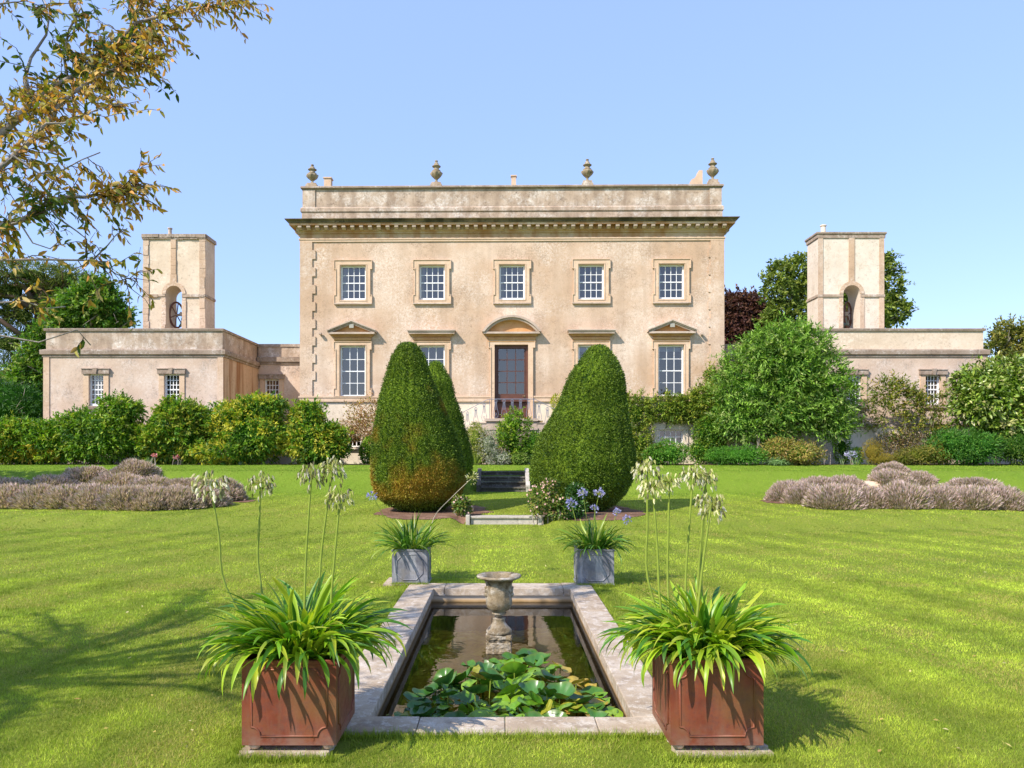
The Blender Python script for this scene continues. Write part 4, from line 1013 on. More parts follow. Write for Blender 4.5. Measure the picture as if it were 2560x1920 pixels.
def blob_leaves(blobs, n, size, asp, cols, wts, seed=0, shell=.30, droop=.15, up=.3, out=.8, lump=.22, clump=0.55, lscale=1.6, cut=None, zfloor=True, spread=.9, accent=None, shoots=0, slen=.45):
    rng = np.random.default_rng(seed); blobs = np.array(blobs, dtype=float)
    vol = (blobs[:,3]*blobs[:,4]+blobs[:,3]*blobs[:,5]+blobs[:,4]*blobs[:,5]); k = rng.choice(len(blobs), n, p=vol/vol.sum()); b = blobs[k]
    d = nrm(rng.normal(size=(n, 3))); r = 1-shell*rng.random((n, 1))**1.6*1.0
    lm = fnoise(d*lscale*1.4+k[:,None]*7.3, seed+1, 2)[:,None]; r = r*(1+lump*(lm-.5)*2.2)
    P_ = b[:, :3]+d*r*b[:, 3:6]
    cl = fnoise(P_*(2.2), seed+9, 3); 
    inner = rng.random(n) < .38
    P_[inner] = (b[:, :3]+d*(.74+.10*rng.random((n, 1)))*(1+lump*(lm-.5)*1.2)*b[:, 3:6])[inner]
    # clumping: thin out where the clump noise is low
    keep = (rng.random(n) < np.clip((cl-.5)*4*clump+1-.55*clump, 0, 1)) | inner if shell < .65 else (rng.random(n) < np.clip((cl-.5)*4*clump+1-.55*clump, 0, 1))
    # drop leaves deep inside another blob
    for bb in (blobs if shell < .65 else []):
        q_ = (((P_-bb[:3])/bb[3:6])**2).sum(1); keep &= (q_ > .42)
    if zfloor: keep &= P_[:,2] > ground(P_[:,0], P_[:,1])+.02
    if cut is not None: keep &= cut(P_)
    P_, d, cl = P_[keep], d[keep], cl[keep]; n = len(P_)
    D = d*out+rng.normal(0, spread, (n, 3))*.6+np.array([0,0,-droop]); N = d*1.0+rng.normal(0, .45, (n, 3))+np.array([0,-.15,up+.1])
    c = pal(rng, n, cols, wts)*(.55+.9*fnoise(P_*1.9, seed+55, 3)[:,None])
    if accent is not None:
        acol, thr, amt = accent; a = (fnoise(P_*1.1, seed+31, 2) > thr) & (rng.random(n) < amt); c[a] = np.array(acol)*(1+rng.normal(0, .15, (a.sum(), 1)))
    L = size*rng.uniform(.65, 1.3, n); main = leaves(P_, D, N, L, L*asp, c, shape='rhomb')
    if not shoots: return main
    k = rng.choice(len(blobs), shoots, p=vol/vol.sum()); b = blobs[k]; d = nrm(rng.normal(size=(shoots, 3))+[0,-.2,.35]); S0 = b[:, :3]+d*.9*b[:, 3:6]
    ax = nrm(d+rng.normal(0, .35, (shoots, 3))+[0,0,.35]); sl_ = slen*rng.uniform(.4, 1.2, (shoots, 1)); q = 13
    t = (np.arange(q)/q)[None,:,None]; Pq = S0[:,None]+ax[:,None]*sl_[:,None]*t+np.array([0,0,-1.])*(t**2)*sl_[:,None]*.25
    Pq = Pq.reshape(-1, 3); A = np.repeat(ax, q, 0); kk = np.ones(len(Pq), dtype=bool)
    for bb in blobs: kk &= ((((Pq-bb[:3])/bb[3:6])**2).sum(1) > .75)
    kk &= Pq[:,2] > ground(Pq[:,0], Pq[:,1])+.04
    if cut is not None: kk &= cut(Pq)
    cs = np.repeat(pal(rng, shoots, cols, np.array(wts)*np.linspace(.5, 1.6, len(wts)), var=.2), q, 0)*rng.uniform(.8, 1.25, (len(Pq), 1))
    Pq, A, cs = Pq[kk], A[kk], cs[kk]; m_ = len(Pq); D2 = A*.6+rng.normal(0, .55, (m_, 3))+[0,0,-droop*.5]; L2 = size*rng.uniform(.6, 1.1, m_)
    extra = leaves(Pq, D2, A*.5+rng.normal(0, .5, (m_, 3))+[0,0,.6], L2, L2*asp, cs)
    kl = rng.random(1) if False else None
    return join([main, extra])
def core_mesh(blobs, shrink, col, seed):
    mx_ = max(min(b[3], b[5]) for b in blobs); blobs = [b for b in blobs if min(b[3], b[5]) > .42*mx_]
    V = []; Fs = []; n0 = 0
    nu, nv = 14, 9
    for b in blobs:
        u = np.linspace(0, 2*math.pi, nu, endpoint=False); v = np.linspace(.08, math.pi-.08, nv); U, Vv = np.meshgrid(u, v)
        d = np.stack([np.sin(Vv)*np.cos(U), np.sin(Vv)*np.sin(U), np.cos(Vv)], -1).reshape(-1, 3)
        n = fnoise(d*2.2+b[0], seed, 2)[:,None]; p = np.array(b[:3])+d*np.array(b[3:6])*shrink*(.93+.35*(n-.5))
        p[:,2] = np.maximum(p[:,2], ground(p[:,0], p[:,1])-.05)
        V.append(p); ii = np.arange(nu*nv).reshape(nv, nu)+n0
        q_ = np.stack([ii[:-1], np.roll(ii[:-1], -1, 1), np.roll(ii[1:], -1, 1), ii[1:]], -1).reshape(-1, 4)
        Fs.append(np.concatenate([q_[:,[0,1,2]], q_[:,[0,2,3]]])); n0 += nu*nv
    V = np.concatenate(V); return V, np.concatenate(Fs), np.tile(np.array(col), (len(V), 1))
def join(parts):
    V = []; Fs = []; Cc = []; n = 0
    for v, f, c in parts: V.append(v); Fs.append(f+n); Cc.append(c); n += len(v)
    return np.concatenate(V), np.concatenate(Fs), np.concatenate(Cc)
def lobes(main, n, seed, rr=(.20, .40), reach=.86):
    rng = np.random.default_rng(seed); out = [list(m_) for m_ in main]
    for i in range(n):
        m_ = main[rng.integers(len(main))]; d = nrm(rng.normal(size=3)); d[2] = abs(d[2])*.9-.15; k = rng.uniform(*rr)
        out.append([m_[0]+d[0]*m_[3]*reach, m_[1]+d[1]*m_[4]*reach, m_[2]+d[2]*m_[5]*reach, m_[3]*k, m_[4]*k, m_[5]*k])
    return out
def pb(px, py, rx, ry, Y, dep=None): # blob from pixels
    s = Y/F; p = P(px, py, Y); return [p.x, p.y, p.z, rx*s, (dep if dep else max(rx, ry)*s*.75), ry*s]
GREEN = [(.035,.10,.010),(.06,.16,.015),(.10,.22,.02),(.20,.28,.03)]
def shrub(name, label, cat, blobs, n, size, asp, cols, wts, seed, nl=8, stems=None, mat='leaf', core=.74, corecol=None, group=None, **kw):
    bb = lobes(blobs, nl, seed) if nl else blobs
    cxy = np.mean([b[:2] for b in blobs], 0); base = (float(cxy[0]), float(cxy[1]), gz(*cxy))
    t = thing(name, label, cat, base, 0, group)
    parts = [blob_leaves(bb, n, size, asp, cols, wts, seed, **kw)]
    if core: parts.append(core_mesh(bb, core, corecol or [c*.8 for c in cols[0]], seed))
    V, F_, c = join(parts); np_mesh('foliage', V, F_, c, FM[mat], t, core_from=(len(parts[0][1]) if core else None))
    m = MB(); rnd = random.Random(seed)
    if cat == 'climber' and stems is None: stems = []
    for b in blobs[:4] if stems is None else stems:
        for q in range(3):
            x, y = b[0]+rnd.uniform(-.15,.15), b[1]+rnd.uniform(-.1,.1); zb = gz(x, y)
            m.tube([(x, y, zb-.05), (x+rnd.uniform(-.1,.1), y, (zb+b[2])/2), (b[0]+rnd.uniform(-.3,.3)*b[3], b[1], b[2]+b[5]*.3)], [.018, .014, .008], 6)
    if m.v: m.build('stem', ML['bark'], t)
    return t
def tree_limbs(base, tips, r0, seed, trunk_top=None):
    rnd = random.Random(seed); m = MB(); base = Vector(base)
    tt = Vector(trunk_top) if trunk_top else Vector((base.x, base.y, base.z+2.5))
    mid = (base+tt)/2+Vector((rnd.uniform(-.2,.2), rnd.uniform(-.2,.2), 0))
    m.tube([base, mid, tt], [r0, r0*.8, r0*.55], 10)
    l = MB()
    for tp in tips:
        tp = Vector(tp); k = rnd.uniform(.35, 1.0); st_ = base.lerp(tt, k) if k < 1 else tt
        q_ = st_.lerp(tp, .5)+Vector((rnd.uniform(-.4,.4), rnd.uniform(-.4,.4), rnd.uniform(.0,.5)))
        tp = tp-Vector((0,0,.4)); l.tube([st_, q_, tp], [r0*.42, r0*.28, r0*.08], 7)
        for j in range(5):
            e = tp+Vector((rnd.gauss(0,1), rnd.gauss(0,1), rnd.gauss(0,.7)))*.55
            l.tube([q_.lerp(tp, rnd.uniform(.2,.9)), e], [r0*.12, r0*.03], 5)
    return m, l
def tree(name, label, cat, blobs, n, size, asp, cols, wts, seed, base, r0, top, nl=8, core=0, barkm='bark', mat='leaf', group=None, **kw):
    bb = lobes(blobs, nl, seed, (.3, .5), .8); t = thing(name, label, cat, base, 0, group)
    parts = [blob_leaves(bb, n, size, asp, cols, wts, seed, **kw)]
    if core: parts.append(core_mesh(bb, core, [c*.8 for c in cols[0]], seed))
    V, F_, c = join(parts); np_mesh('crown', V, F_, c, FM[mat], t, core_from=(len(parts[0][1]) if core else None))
    m, l = tree_limbs(base, [b[:3] for b in bb], r0, seed, top)
    tr = m.build('trunk', ML[barkm], t, True); l.build('limbs', ML[barkm], tr, True)
    return t

# ------------------------------------------------------------ clipped yews
def yew(label, prof, Y, n, seed, brown, z0=None, tw=.044):
    # prof: (py, pxleft, pxright) top to bottom
    s = Y/F; pr = sorted(prof); zs = np.array([CAMZ+(HY-p[0])*s for p in pr])[::-1]
    xc = np.array([((p[1]+p[2])/2-CX)*s for p in pr])[::-1]; rr = np.array([(p[2]-p[1])/2*s for p in pr])[::-1]
    gb = gz(float(xc[0]), Y)
    t = thing('clipped_yew', label, 'topiary', (float(xc[0]), Y, gb), 0, 'clipped yews')
    rng = np.random.default_rng(seed)
    def surf(z, a, off=0):
        x = np.interp(z, zs, xc); r = np.interp(z, zs, rr)
        p = np.stack([np.cos(a)*2.2, np.sin(a)*2.2, z*.9], -1); r2 = r*(1+.05*(fnoise(p+seed, seed, 3)-.5)*2)
        gro = vnoise(np.stack([np.cos(a)*7, np.sin(a)*7, z*.5], -1), seed+4); r2 = r2-.11*np.clip(.34-gro, 0, 1)/.34
        fine = vnoise(np.stack([np.cos(a)*12, np.sin(a)*12, z*6], -1), seed+5); r2 = r2+.035*(fine-.5)+off
        return np.stack([x+r2*np.cos(a), Y+r2*np.sin(a), z+0*a], -1)
    nu, nv = 140, 110; zz = zs[0]+(zs[-1]-zs[0])*(1-(1-np.linspace(0, 1, nv))**1.5) ; uu = np.linspace(0, 2*math.pi, nu, endpoint=False)
    A, B = np.meshgrid(uu, zz); V = surf(B.ravel(), A.ravel(), -.04); ii = np.arange(nu*nv).reshape(nv, nu)
    q_ = np.stack([ii[:-1], np.roll(ii[:-1], -1, 1), np.roll(ii[1:], -1, 1), ii[1:]], -1).reshape(-1, 4); Fq = np.concatenate([q_[:,[0,1,2]], q_[:,[0,2,3]]])
    def colour(Pp, n_):
        base = np.array([.068,.128,.012]); hi = np.array([.175,.25,.022]); lo = np.array([.018,.05,.008])
        nn = fnoise(Pp*1.6, seed+7, 3)[:,None]; f = rng.random((n_, 1)); c = base*(1-f)+hi*f; c = c*(.55+.9*nn); c = np.where(rng.random((n_,1)) < .16, lo, c)
        if brown:
            zrel = (Pp[:,2]-zs[0])/(zs[-1]-zs[0]); bn = fnoise(Pp*1.3+3, seed+8, 3)
            k = np.clip((.62-zrel)*3.2+(bn-.5)*4.6-np.clip((Pp[:,0]-np.interp(Pp[:,2], zs, xc))*.7-.1, 0, .5), 0, 1)*np.clip((zrel-.03)*14, 0, 1)
            br = np.array([.42,.20,.028])*(1-f)+np.array([.27,.22,.02])*f; c = c*(1-k[:,None]*.8)+br*k[:,None]*.8
        return c
    cv = colour(V, len(V))*.8
    # sprigs
    w_ = np.interp(np.linspace(zs[0], zs[-1], 400), zs, rr)+.05; cdf = np.cumsum(w_); cdf /= cdf[-1]; z = np.interp(rng.random(n), cdf, np.linspace(zs[0], zs[-1], 400))
    a = rng.random(n)*2*math.pi; Pp = surf(z, a, rng.uniform(-.07, .015, n)+(rng.random(n) < .012)*.05); P2 = surf(z+.03, a, 0); P3 = surf(z, a+.03, 0)
    N = nrm(np.cross(P3-surf(z, a, 0), P2-surf(z, a, 0))); N = np.where((N*np.stack([np.cos(a), np.sin(a), 0*a], -1)).sum(1, keepdims=True) < 0, -N, N)
    top = z > zs[-1]-.12
    D = N*.75+rng.normal(0, .5, (n, 3))+np.array([0,0,.25]); Nn = N+rng.normal(0, .6, (n, 3)); L = tw*rng.uniform(.6, 1.5, n)*np.where(rng.random(n) < .01, 1.8, 1)
    lv = leaves(Pp, D, Nn, L, L*.42, colour(Pp, n), fold=.1)
    V, F_, c = join([lv, (V, Fq, cv)]); np_mesh('foliage', V, F_, c, FM['yew'], t, core_from=len(lv[1]))
    x0 = float(xc[0]); m = MB(); m.tube([(x0, Y, gb-.1), (x0+.03, Y, gb+.5)], [.22, .16], 10); m.tube([(x0-.15, Y-.05, gb-.1), (x0-.3, Y, gb+.6)], [.1, .08], 8); m.build('trunk', ML['twig'], t)
    return t
y1p = [(856,1016,1026),(859,1005,1035),(868,994,1046),(896,976,1062),(950,960,1080),(1010,948,1108),(1058,939,1125),(1099,932,1140),(1161,930,1162),(1200,931,1165),(1237,943,1152),(1259,968,1130),(1272,1000,1108)]
y2p = [(903,1083,1093),(908,1075,1104),(923,1066,1112),(955,1050,1130),(990,1044,1136),(1031,1028,1152),(1072,1018,1162),(1112,1004,1176),(1153,996,1184),(1190,1000,1178),(1216,1020,1160)]
y3p = [(863,1492,1502),(866,1482,1512),(874,1470,1522),(906,1446,1545),(937,1424,1558),(970,1411,1562),(1007,1400,1564),(1040,1380,1568),(1074,1360,1574),(1110,1338,1580),(1152,1328,1587),(1198,1327,1580),(1237,1340,1560),(1259,1370,1538),(1274,1402,1509)]
yew('tall clipped yew left of the steps with browned orange lower half', y1p, 20.1, 95000, 3, True)
yew('slimmer dark clipped yew standing behind the browned left yew', y2p, 25.2, 50000, 5, False)
yew('broad leaning all-green clipped yew right of the steps', y3p, 20.2, 95000, 8, False)

# ------------------------------------------------------------ borders: shrubs in front of the house
YB = 31.8
DG = [(.035,.105,.010),(.085,.205,.014),(.18,.32,.02),(.36,.42,.04)]
def mound(px, py_top, rx, Y=YB, pyb=1165):
    ry = (pyb-py_top)/2; return pb(px, (py_top+pyb)/2+ry*.05, rx, ry*1.0, Y, rx*Y/F*.75)
sh = [('yellow-tipped dark green shrub at the far left end of the border', [mound(25,1035,80), mound(-50,1040,70)], 11, (.24,.22,.02), .10),
      ('low dark shrub with a golden patch left of the first wing window', [mound(120,1052,62), mound(75,1075,50)], 12, (.35,.27,.03), .30),
      ('tall dark glossy shrub peaking below the left wing window', [mound(255,1020,95), pb(300,1025,52,38,YB), pb(200,1090,60,70,YB)], 13, (.10,.17,.01), .06),
      ('dark shrub with brown spent flowers in the dip between two taller shrubs', [mound(400,1052,55)], 14, (.2,.2,.02), .08),
      ('rounded deep green shrub under the second left wing window', [mound(480,1012,55), pb(450,1060,60,70,YB)], 15, (.20,.20,.02), .12),
      ('tall yellow-green shrub in front of the set-back link window', [mound(632,1000,92), pb(650,1020,58,35,YB), pb(575,1060,55,60,YB), pb(560,1130,70,35,YB-.4)], 16, (.34,.31,.03), .42),
      ('pointed yellow-green shrub at the left corner of the main house', [mound(785,1045,68), pb(770,1040,38,38,YB), pb(820,1110,50,52,YB)], 17, (.32,.30,.03), .36)]
for lab, bl_, sd, ac, am in sh:
    shrub('border_shrub', lab, 'shrub', [[b[0],b[1],b[2],b[3]*1.02,b[4]*.9,b[5]*.92] for b in bl_], 30000, .18, .36, DG, [2,4,3.5,1.6], sd, nl=42, shoots=520, slen=.42, core=.66, shell=.40, droop=.25, lump=.42, clump=.8, lscale=2.4, accent=(tuple(1.7*k for k in ac), .48, am+.30), group='shrubs along the left border')
shrub('autumn_climber', 'sparse brown and yellow autumn climber against the basement left of the yews', 'climber', [pb(915,1050,60,62,33.2,.35), pb(880,1075,45,35,33.3,.3), pb(935,1110,32,45,33.2,.3)], 9500, .10, .42,
      [(.34,.17,.08),(.38,.22,.13),(.42,.30,.06),(.16,.20,.02)], [4,4,3,2], 21, nl=6, core=0, shell=.9, clump=.9, lump=.4)
shrub('border_shrub', 'straggling green shrub climbing beside the basement window', 'shrub', [pb(925,1130,26,36,32.6,.3)], 2200, .11, .5, DG, [1,3,3,2], 22, nl=3, core=.5)
cg = 'plants below the garden stair'
CY = 31.6
shrub('rose_shrub', 'tall upright green rose in front of the landing', 'shrub', [pb(1288,1062,34,36,CY), pb(1280,1100,42,50,CY), pb(1300,1130,38,36,CY)], 10500, .10, .5, DG, [1,3,4,1.5], 23, nl=8, shoots=260, slen=.35, core=.4, shell=.7, clump=.7, group=cg)
shrub('silver_shrub', 'silvery grey-leaved shrub below the stair', 'shrub', [pb(1222,1115,30,46,CY-.3), pb(1248,1145,35,20,CY-.4)], 5200, .10, .25, [(.30,.31,.24),(.42,.42,.35),(.5,.48,.42),(.2,.25,.12)], [3,4,3,1], 24, nl=6, core=.6, corecol=(.12,.14,.08), shell=.5, group=cg)
shrub('yellow_green_shrub', 'light yellow-green shrub left of the silvery one', 'shrub', [pb(1190,1100,26,44,CY), pb(1190,1140,30,25,CY-.2)], 4200, .11, .3, [(.14,.20,.03),(.28,.30,.05),(.40,.38,.10)], [3,4,2], 25, nl=5, core=.6, group=cg)
shrub('low_shrub', 'small pale green rounded shrub at the lawn edge near the steps', 'shrub', [pb(1300,1148,24,16,CY-.5)], 2200, .09, .5, [(.10,.20,.02),(.22,.32,.05),(.32,.40,.10)], [2,3,2], 26, nl=4, core=.7, group=cg)
shrub('dark_shrub', 'dark dense shrub right of the tall rose and beside the right yew', 'shrub', [pb(1335,1115,30,40,CY), pb(1365,1125,35,38,CY)], 5200, .10, .5, DG, [3,4,2,1], 27, nl=6, core=.7, group=cg)
shrub('yellow_climber', 'small yellow-leaved climber beside the stair rail', 'climber', [pb(1392,1010,16,28,33.4,.3), pb(1400,1040,20,30,33.4,.3)], 1500, .10, .5, [(.35,.36,.04),(.45,.40,.08),(.2,.26,.03)], [3,2,2], 28, nl=3, core=0, shell=.8)
shrub('orange_flower_tub', 'orange flowers on the stair landing behind the railing', 'flowers', [pb(1322,1052,22,7,33.2,.2), pb(1345,1060,14,8,33.0,.2)], 900, .07, .8, [(.75,.28,.03),(.6,.4,.05),(.1,.2,.02)], [3,2,2], 29, nl=2, core=0, shell=.9, stems=[])
# wisteria over the basement, right of the yew
YG = [(.07,.13,.012),(.14,.22,.02),(.25,.33,.03),(.36,.36,.05)]
shrub('wisteria', 'bright yellow-green wisteria trained along the basement wall over the window', 'climber',
      [pb(1590,1035,42,52,33.55,.28), pb(1600,1110,34,50,33.5,.28), pb(1665,1020,60,36,33.6,.25), pb(1740,1020,60,38,33.5,.28), pb(1690,1035,50,24,33.6,.22), pb(1765,1000,40,40,33.3,.4), pb(1775,940,16,20,33.5,.2)], 20000, .13, .38, YG, [2,4,4,1.6], 31, nl=12, shoots=420, slen=.45, core=.45, corecol=(.05,.10,.01), shell=.6, clump=.7,
      cut=lambda p: ~((p[:,0] > X_(1640,33.3)) & (p[:,0] < X_(1722,33.3)) & (p[:,2] < Z_(1068,33.3))))
shrub('ivy_column', 'dark small-leaved evergreen climber on the right corner of the basement', 'climber', [pb(1772,1090,38,60,33.0,.4), pb(1755,1130,35,36,32.9,.4), pb(1800,1050,35,50,33.1,.4)], 10500, .085, .6, DG, [2,4,3,1.5], 32, nl=8, core=.75, shell=.4)
RY2 = 30.95
shrub('border_shrub', 'rounded fresh green shrub under the right basement window', 'shrub', [mound(1670,1098,52,RY2), pb(1640,1140,35,24,RY2)], 6500, .11, .35, [(.05,.14,.015),(.09,.24,.02),(.16,.32,.03),(.36,.30,.06)], [2,4,3,.7], 33, nl=8, core=.68)
shrub('border_shrub', 'low wide bright green cushion shrub right of the ivy-covered corner', 'shrub', [mound(1850,1112,72,RY2), pb(1800,1140,40,24,RY2)], 8500, .10, .22, [(.04,.13,.012),(.08,.23,.02),(.15,.33,.03)], [2,4,3], 34, nl=8, core=.68)
shrub('azalea', 'orange and green mottled azalea in front of the big buddleia', 'shrub', [mound(1985,1100,72,RY2), pb(1950,1125,50,30,RY2)], 8500, .12, .38, [(.10,.18,.02),(.28,.26,.05),(.45,.28,.10),(.42,.34,.07)], [3,3,2.4,3], 35, nl=8, core=.7)
shrub('low_shrub', 'small grey-green ground plant between the cushion shrub and the azalea', 'shrub', [pb(1945,1155,32,11,RY2-.4)], 1200, .09, .4, [(.14,.25,.08),(.22,.33,.13)], [2,2], 36, nl=3, core=.7)
BU = [(.06,.15,.016),(.14,.27,.03),(.24,.40,.05),(.38,.46,.14)]
t = shrub('buddleia', 'very large grey-green buddleia covering the gap between house and right wing', 'shrub',
      [pb(1965,925,104,98,32.2,1.1), pb(1875,985,80,80,32.1,.9), pb(2045,985,78,80,32.2,.9), pb(1960,1030,115,55,32.0,.9), pb(1900,885,46,56,32.1,.8), pb(2010,868,54,46,32.2,.8), pb(2068,930,40,46,32.2,.7), pb(1842,930,34,54,32.2,.6), pb(1848,1058,52,46,31.7,.5), pb(2088,1058,48,44,31.9,.5), pb(1925,1078,64,26,31.7,.5), pb(1985,838,30,32,32.2,.5), pb(1935,850,24,26,32.2,.4), pb(2112,985,26,40,32.1,.4)], 44000, .22, .26, BU, [3,4,3,1.0], 37, nl=22, shoots=1500, slen=.8, core=.60, shell=.45, droop=.25, clump=.8, lump=.5, lscale=2.6, accent=((.5,.42,.05), .72, .08),
      stems=[[X_(1890,31.5),31.5,Z_(1080,31.5),.8,.5,.5], [X_(1900,31.6),31.6,Z_(1080,31.5),1.2,.5,.5], [X_(2070,31.8),31.8,Z_(1100,31.5),.8,.5,.5]])
shrub('climbing_rose', 'sparse yellowing climbing rose on the wall below the right wing windows', 'climber', [pb(2235,985,58,44,33.1,.35), pb(2300,1020,55,45,33.1,.35), pb(2210,1050,60,45,33.1,.3), pb(2150,1010,38,55,33.0,.3), pb(2330,1060,45,35,33.1,.3), pb(2350,990,35,35,33.1,.3)], 11000, .13, .45,
      [(.14,.18,.02),(.26,.28,.03),(.34,.26,.06),(.10,.16,.02)], [3,4,2,3], 38, nl=8, shoots=300, slen=.5, core=0, shell=.9, clump=.9, lump=.5,
      cut=lambda p: ~((p[:,0] > X_(2105,33.1)) & (p[:,0] < X_(2166,33.1)) & (p[:,2] > Z_(1002,33.1))) & ~((p[:,0] > X_(2302,33.1)) & (p[:,0] < X_(2358,33.1)) & (p[:,2] > Z_(985,33.1))))
shrub('climbing_rose', 'thin bare-stemmed climbing rose low on the terrace wall', 'climber', [pb(2260,1110,75,45,33.2,.2)], 4500, .09, .4, [(.30,.20,.09),(.2,.2,.04)], [2,2], 39, nl=4, core=0, shell=.9, clump=.6)
m = MB(); rnd = random.Random(5)
for i in range(26):
    a = P(rnd.uniform(2190, 2330), 1160, 33.2); b = P(a.x*F/33.2+CX+rnd.uniform(-70, 70), rnd.uniform(980, 1100), 33.2); m.tube([a, a.lerp(b, .5)+Vector((rnd.uniform(-.3,.3), -.1, 0)), b], [.012,.009,.005], 5)
ro = thing('bare_rose_canes', 'tangle of brown arching rose canes against the right terrace wall', 'climber', (X_(2260,33.2), 33.2, 1.25)); m.build('cane', ML['bark'], ro)
shrub('golden_shrub', 'feathery golden-brown shrub in front of the terrace wall', 'shrub', [pb(2182,1130,26,30,RY2), pb(2205,1150,34,16,RY2-.2)], 3800, .12, .10, [(.24,.17,.02),(.34,.24,.03),(.20,.20,.03)], [2,3,2], 40, nl=4, core=.7, corecol=(.14,.11,.02), droop=-.5)
shrub('dark_shrub', 'dark slender shrub by the shaded wall with mauve flowers beside it', 'shrub', [pb(2105,1120,22,40,32.4,.3), pb(2140,1140,18,22,32.0,.3)], 2600, .10, .4, DG, [3,4,2,1], 41, nl=4, core=.5)
shrub('mauve_flowers', 'small patch of mauve-blue flowers near the shaded wall', 'flowers', [pb(2128,1136,16,9,31.2,.2)], 350, .07, .8, [(.45,.42,.72),(.6,.58,.8),(.1,.2,.03)], [3,2,2], 42, nl=2, core=0, shell=.9)
MG = [(.08,.15,.012),(.15,.25,.022),(.28,.36,.055),(.45,.43,.17)]
shrub('magnolia', 'large-leaved glossy yellow-green magnolia at the right edge', 'shrub', [pb(2500,985,95,82,31.8,1.4), pb(2440,1010,62,60,31.6,1.0), pb(2420,960,35,38,31.8,.7), pb(2570,960,60,70,31.9,1.2), pb(2500,1055,70,45,31.6,1.0), pb(2530,925,50,32,31.9,.8)], 19000, .22, .42, MG, [3,4,3,1.2], 43, nl=18, mat='glossy', shoots=330, slen=.5, core=.70, shell=.42, droop=.2, clump=.75, lump=.5, lscale=2.4)
shrub('orange_green_shrub', 'yellow-orange leaved shrub at the extreme right below the magnolia', 'shrub', [pb(2560,1030,36,42,31.2)], 3000, .11, .4, [(.2,.2,.03),(.36,.28,.05),(.14,.2,.02)], [3,3,2], 44, nl=5, core=.7)
shrub('border_shrub', 'lush bright green feathery shrub in front of the magnolia', 'shrub', [mound(2400,1068,88,RY2), pb(2440,1120,72,40,RY2-.3), pb(2370,1100,40,30,RY2)], 12500, .14, .22, [(.03,.11,.012),(.06,.19,.02),(.13,.28,.03)], [2,4,3], 45, nl=12, core=.68, lump=.34, lscale=2.4)
shrub('border_shrub', 'dark green shrub at the far right end of the border', 'shrub', [mound(2545,1060,60,RY2-.2), mound(2620,1050,60,RY2)], 8500, .10, .4, [(.03,.08,.01),(.06,.13,.012),(.13,.19,.02)], [3,4,3], 46, nl=8, core=.68)
shrub('low_shrub', 'low olive-brown hedge-like shrub behind the right lavender', 'shrub', [pb(2300,1140,55,26,RY2), pb(2350,1130,40,32,RY2), pb(2255,1148,30,16,RY2-.2)], 7000, .09, .4, [(.10,.12,.015),(.18,.18,.025),(.28,.22,.04)], [3,4,2], 47, nl=8, core=.68)
# spiky plants along the bed edge
def tuft(name, label, px, py, Y, n, L, cols, seed, group=None, W=.03):
    rng = np.random.default_rng(seed); p = P(px, py, Y); p.z = gz(p.x, p.y); t = thing(name, label, 'plant', p, 0, group)
    Pp = np.array(p)[None]+rng.normal(0, .05, (n, 3))*[1, 1, 0]; D = rng.normal(0, .33, (n, 3)); D[:,2] = 1
    V, F_, c = leaves(Pp, D, rng.normal(size=(n, 3)), L*rng.uniform(.6, 1.1, n), W, pal(rng, n, cols, [1]*len(cols))); np_mesh('foliage', V, F_, c, FM['leaf'], t)
irc = [(.13,.22,.10),(.22,.32,.16),(.3,.36,.2)]
order = ['first','second','third','fourth','fifth','sixth','seventh','eighth','ninth','tenth','eleventh','twelfth']
for i, px in enumerate((2105, 2140, 2172, 2200, 2253, 2405, 2435)):
    tuft('iris_clump', f'grey-green iris tuft, {order[i]} from the left along the right border edge', px, 1163, 31.0, 16, .34, irc, 60+i, 'iris tufts along the right border')
for i, px in enumerate((340, 372, 560, 600)):
    tuft('iris_clump', f'blue-green spiky tuft, {order[i]} from the left below the left shrubs', px, 1163, 31.0, 20, .40 if i < 2 else .22, irc, 70+i, 'iris tufts along the left border')
tuft('strap_leaf_clump', 'clump of arching yellow-green strap leaves below the garden stair', 1192, 1160, 31.0, 34, .6, [(.16,.26,.03),(.34,.4,.08),(.25,.3,.1)], 80, None, .05)
for i, (px, py) in enumerate(((386, 1138), (440, 1142))):
    shrub('pink_flower', ['pink flower head low in front of the left shrubs', 'second pink flower head, right of the other one'][i], 'flowers', [pb(px, py, 7, 4, 31.0, .1)], 90, .06, .8, [(.75,.30,.34),(.6,.2,.28)], [1,1], 90+i, nl=0, core=0, shell=.9)

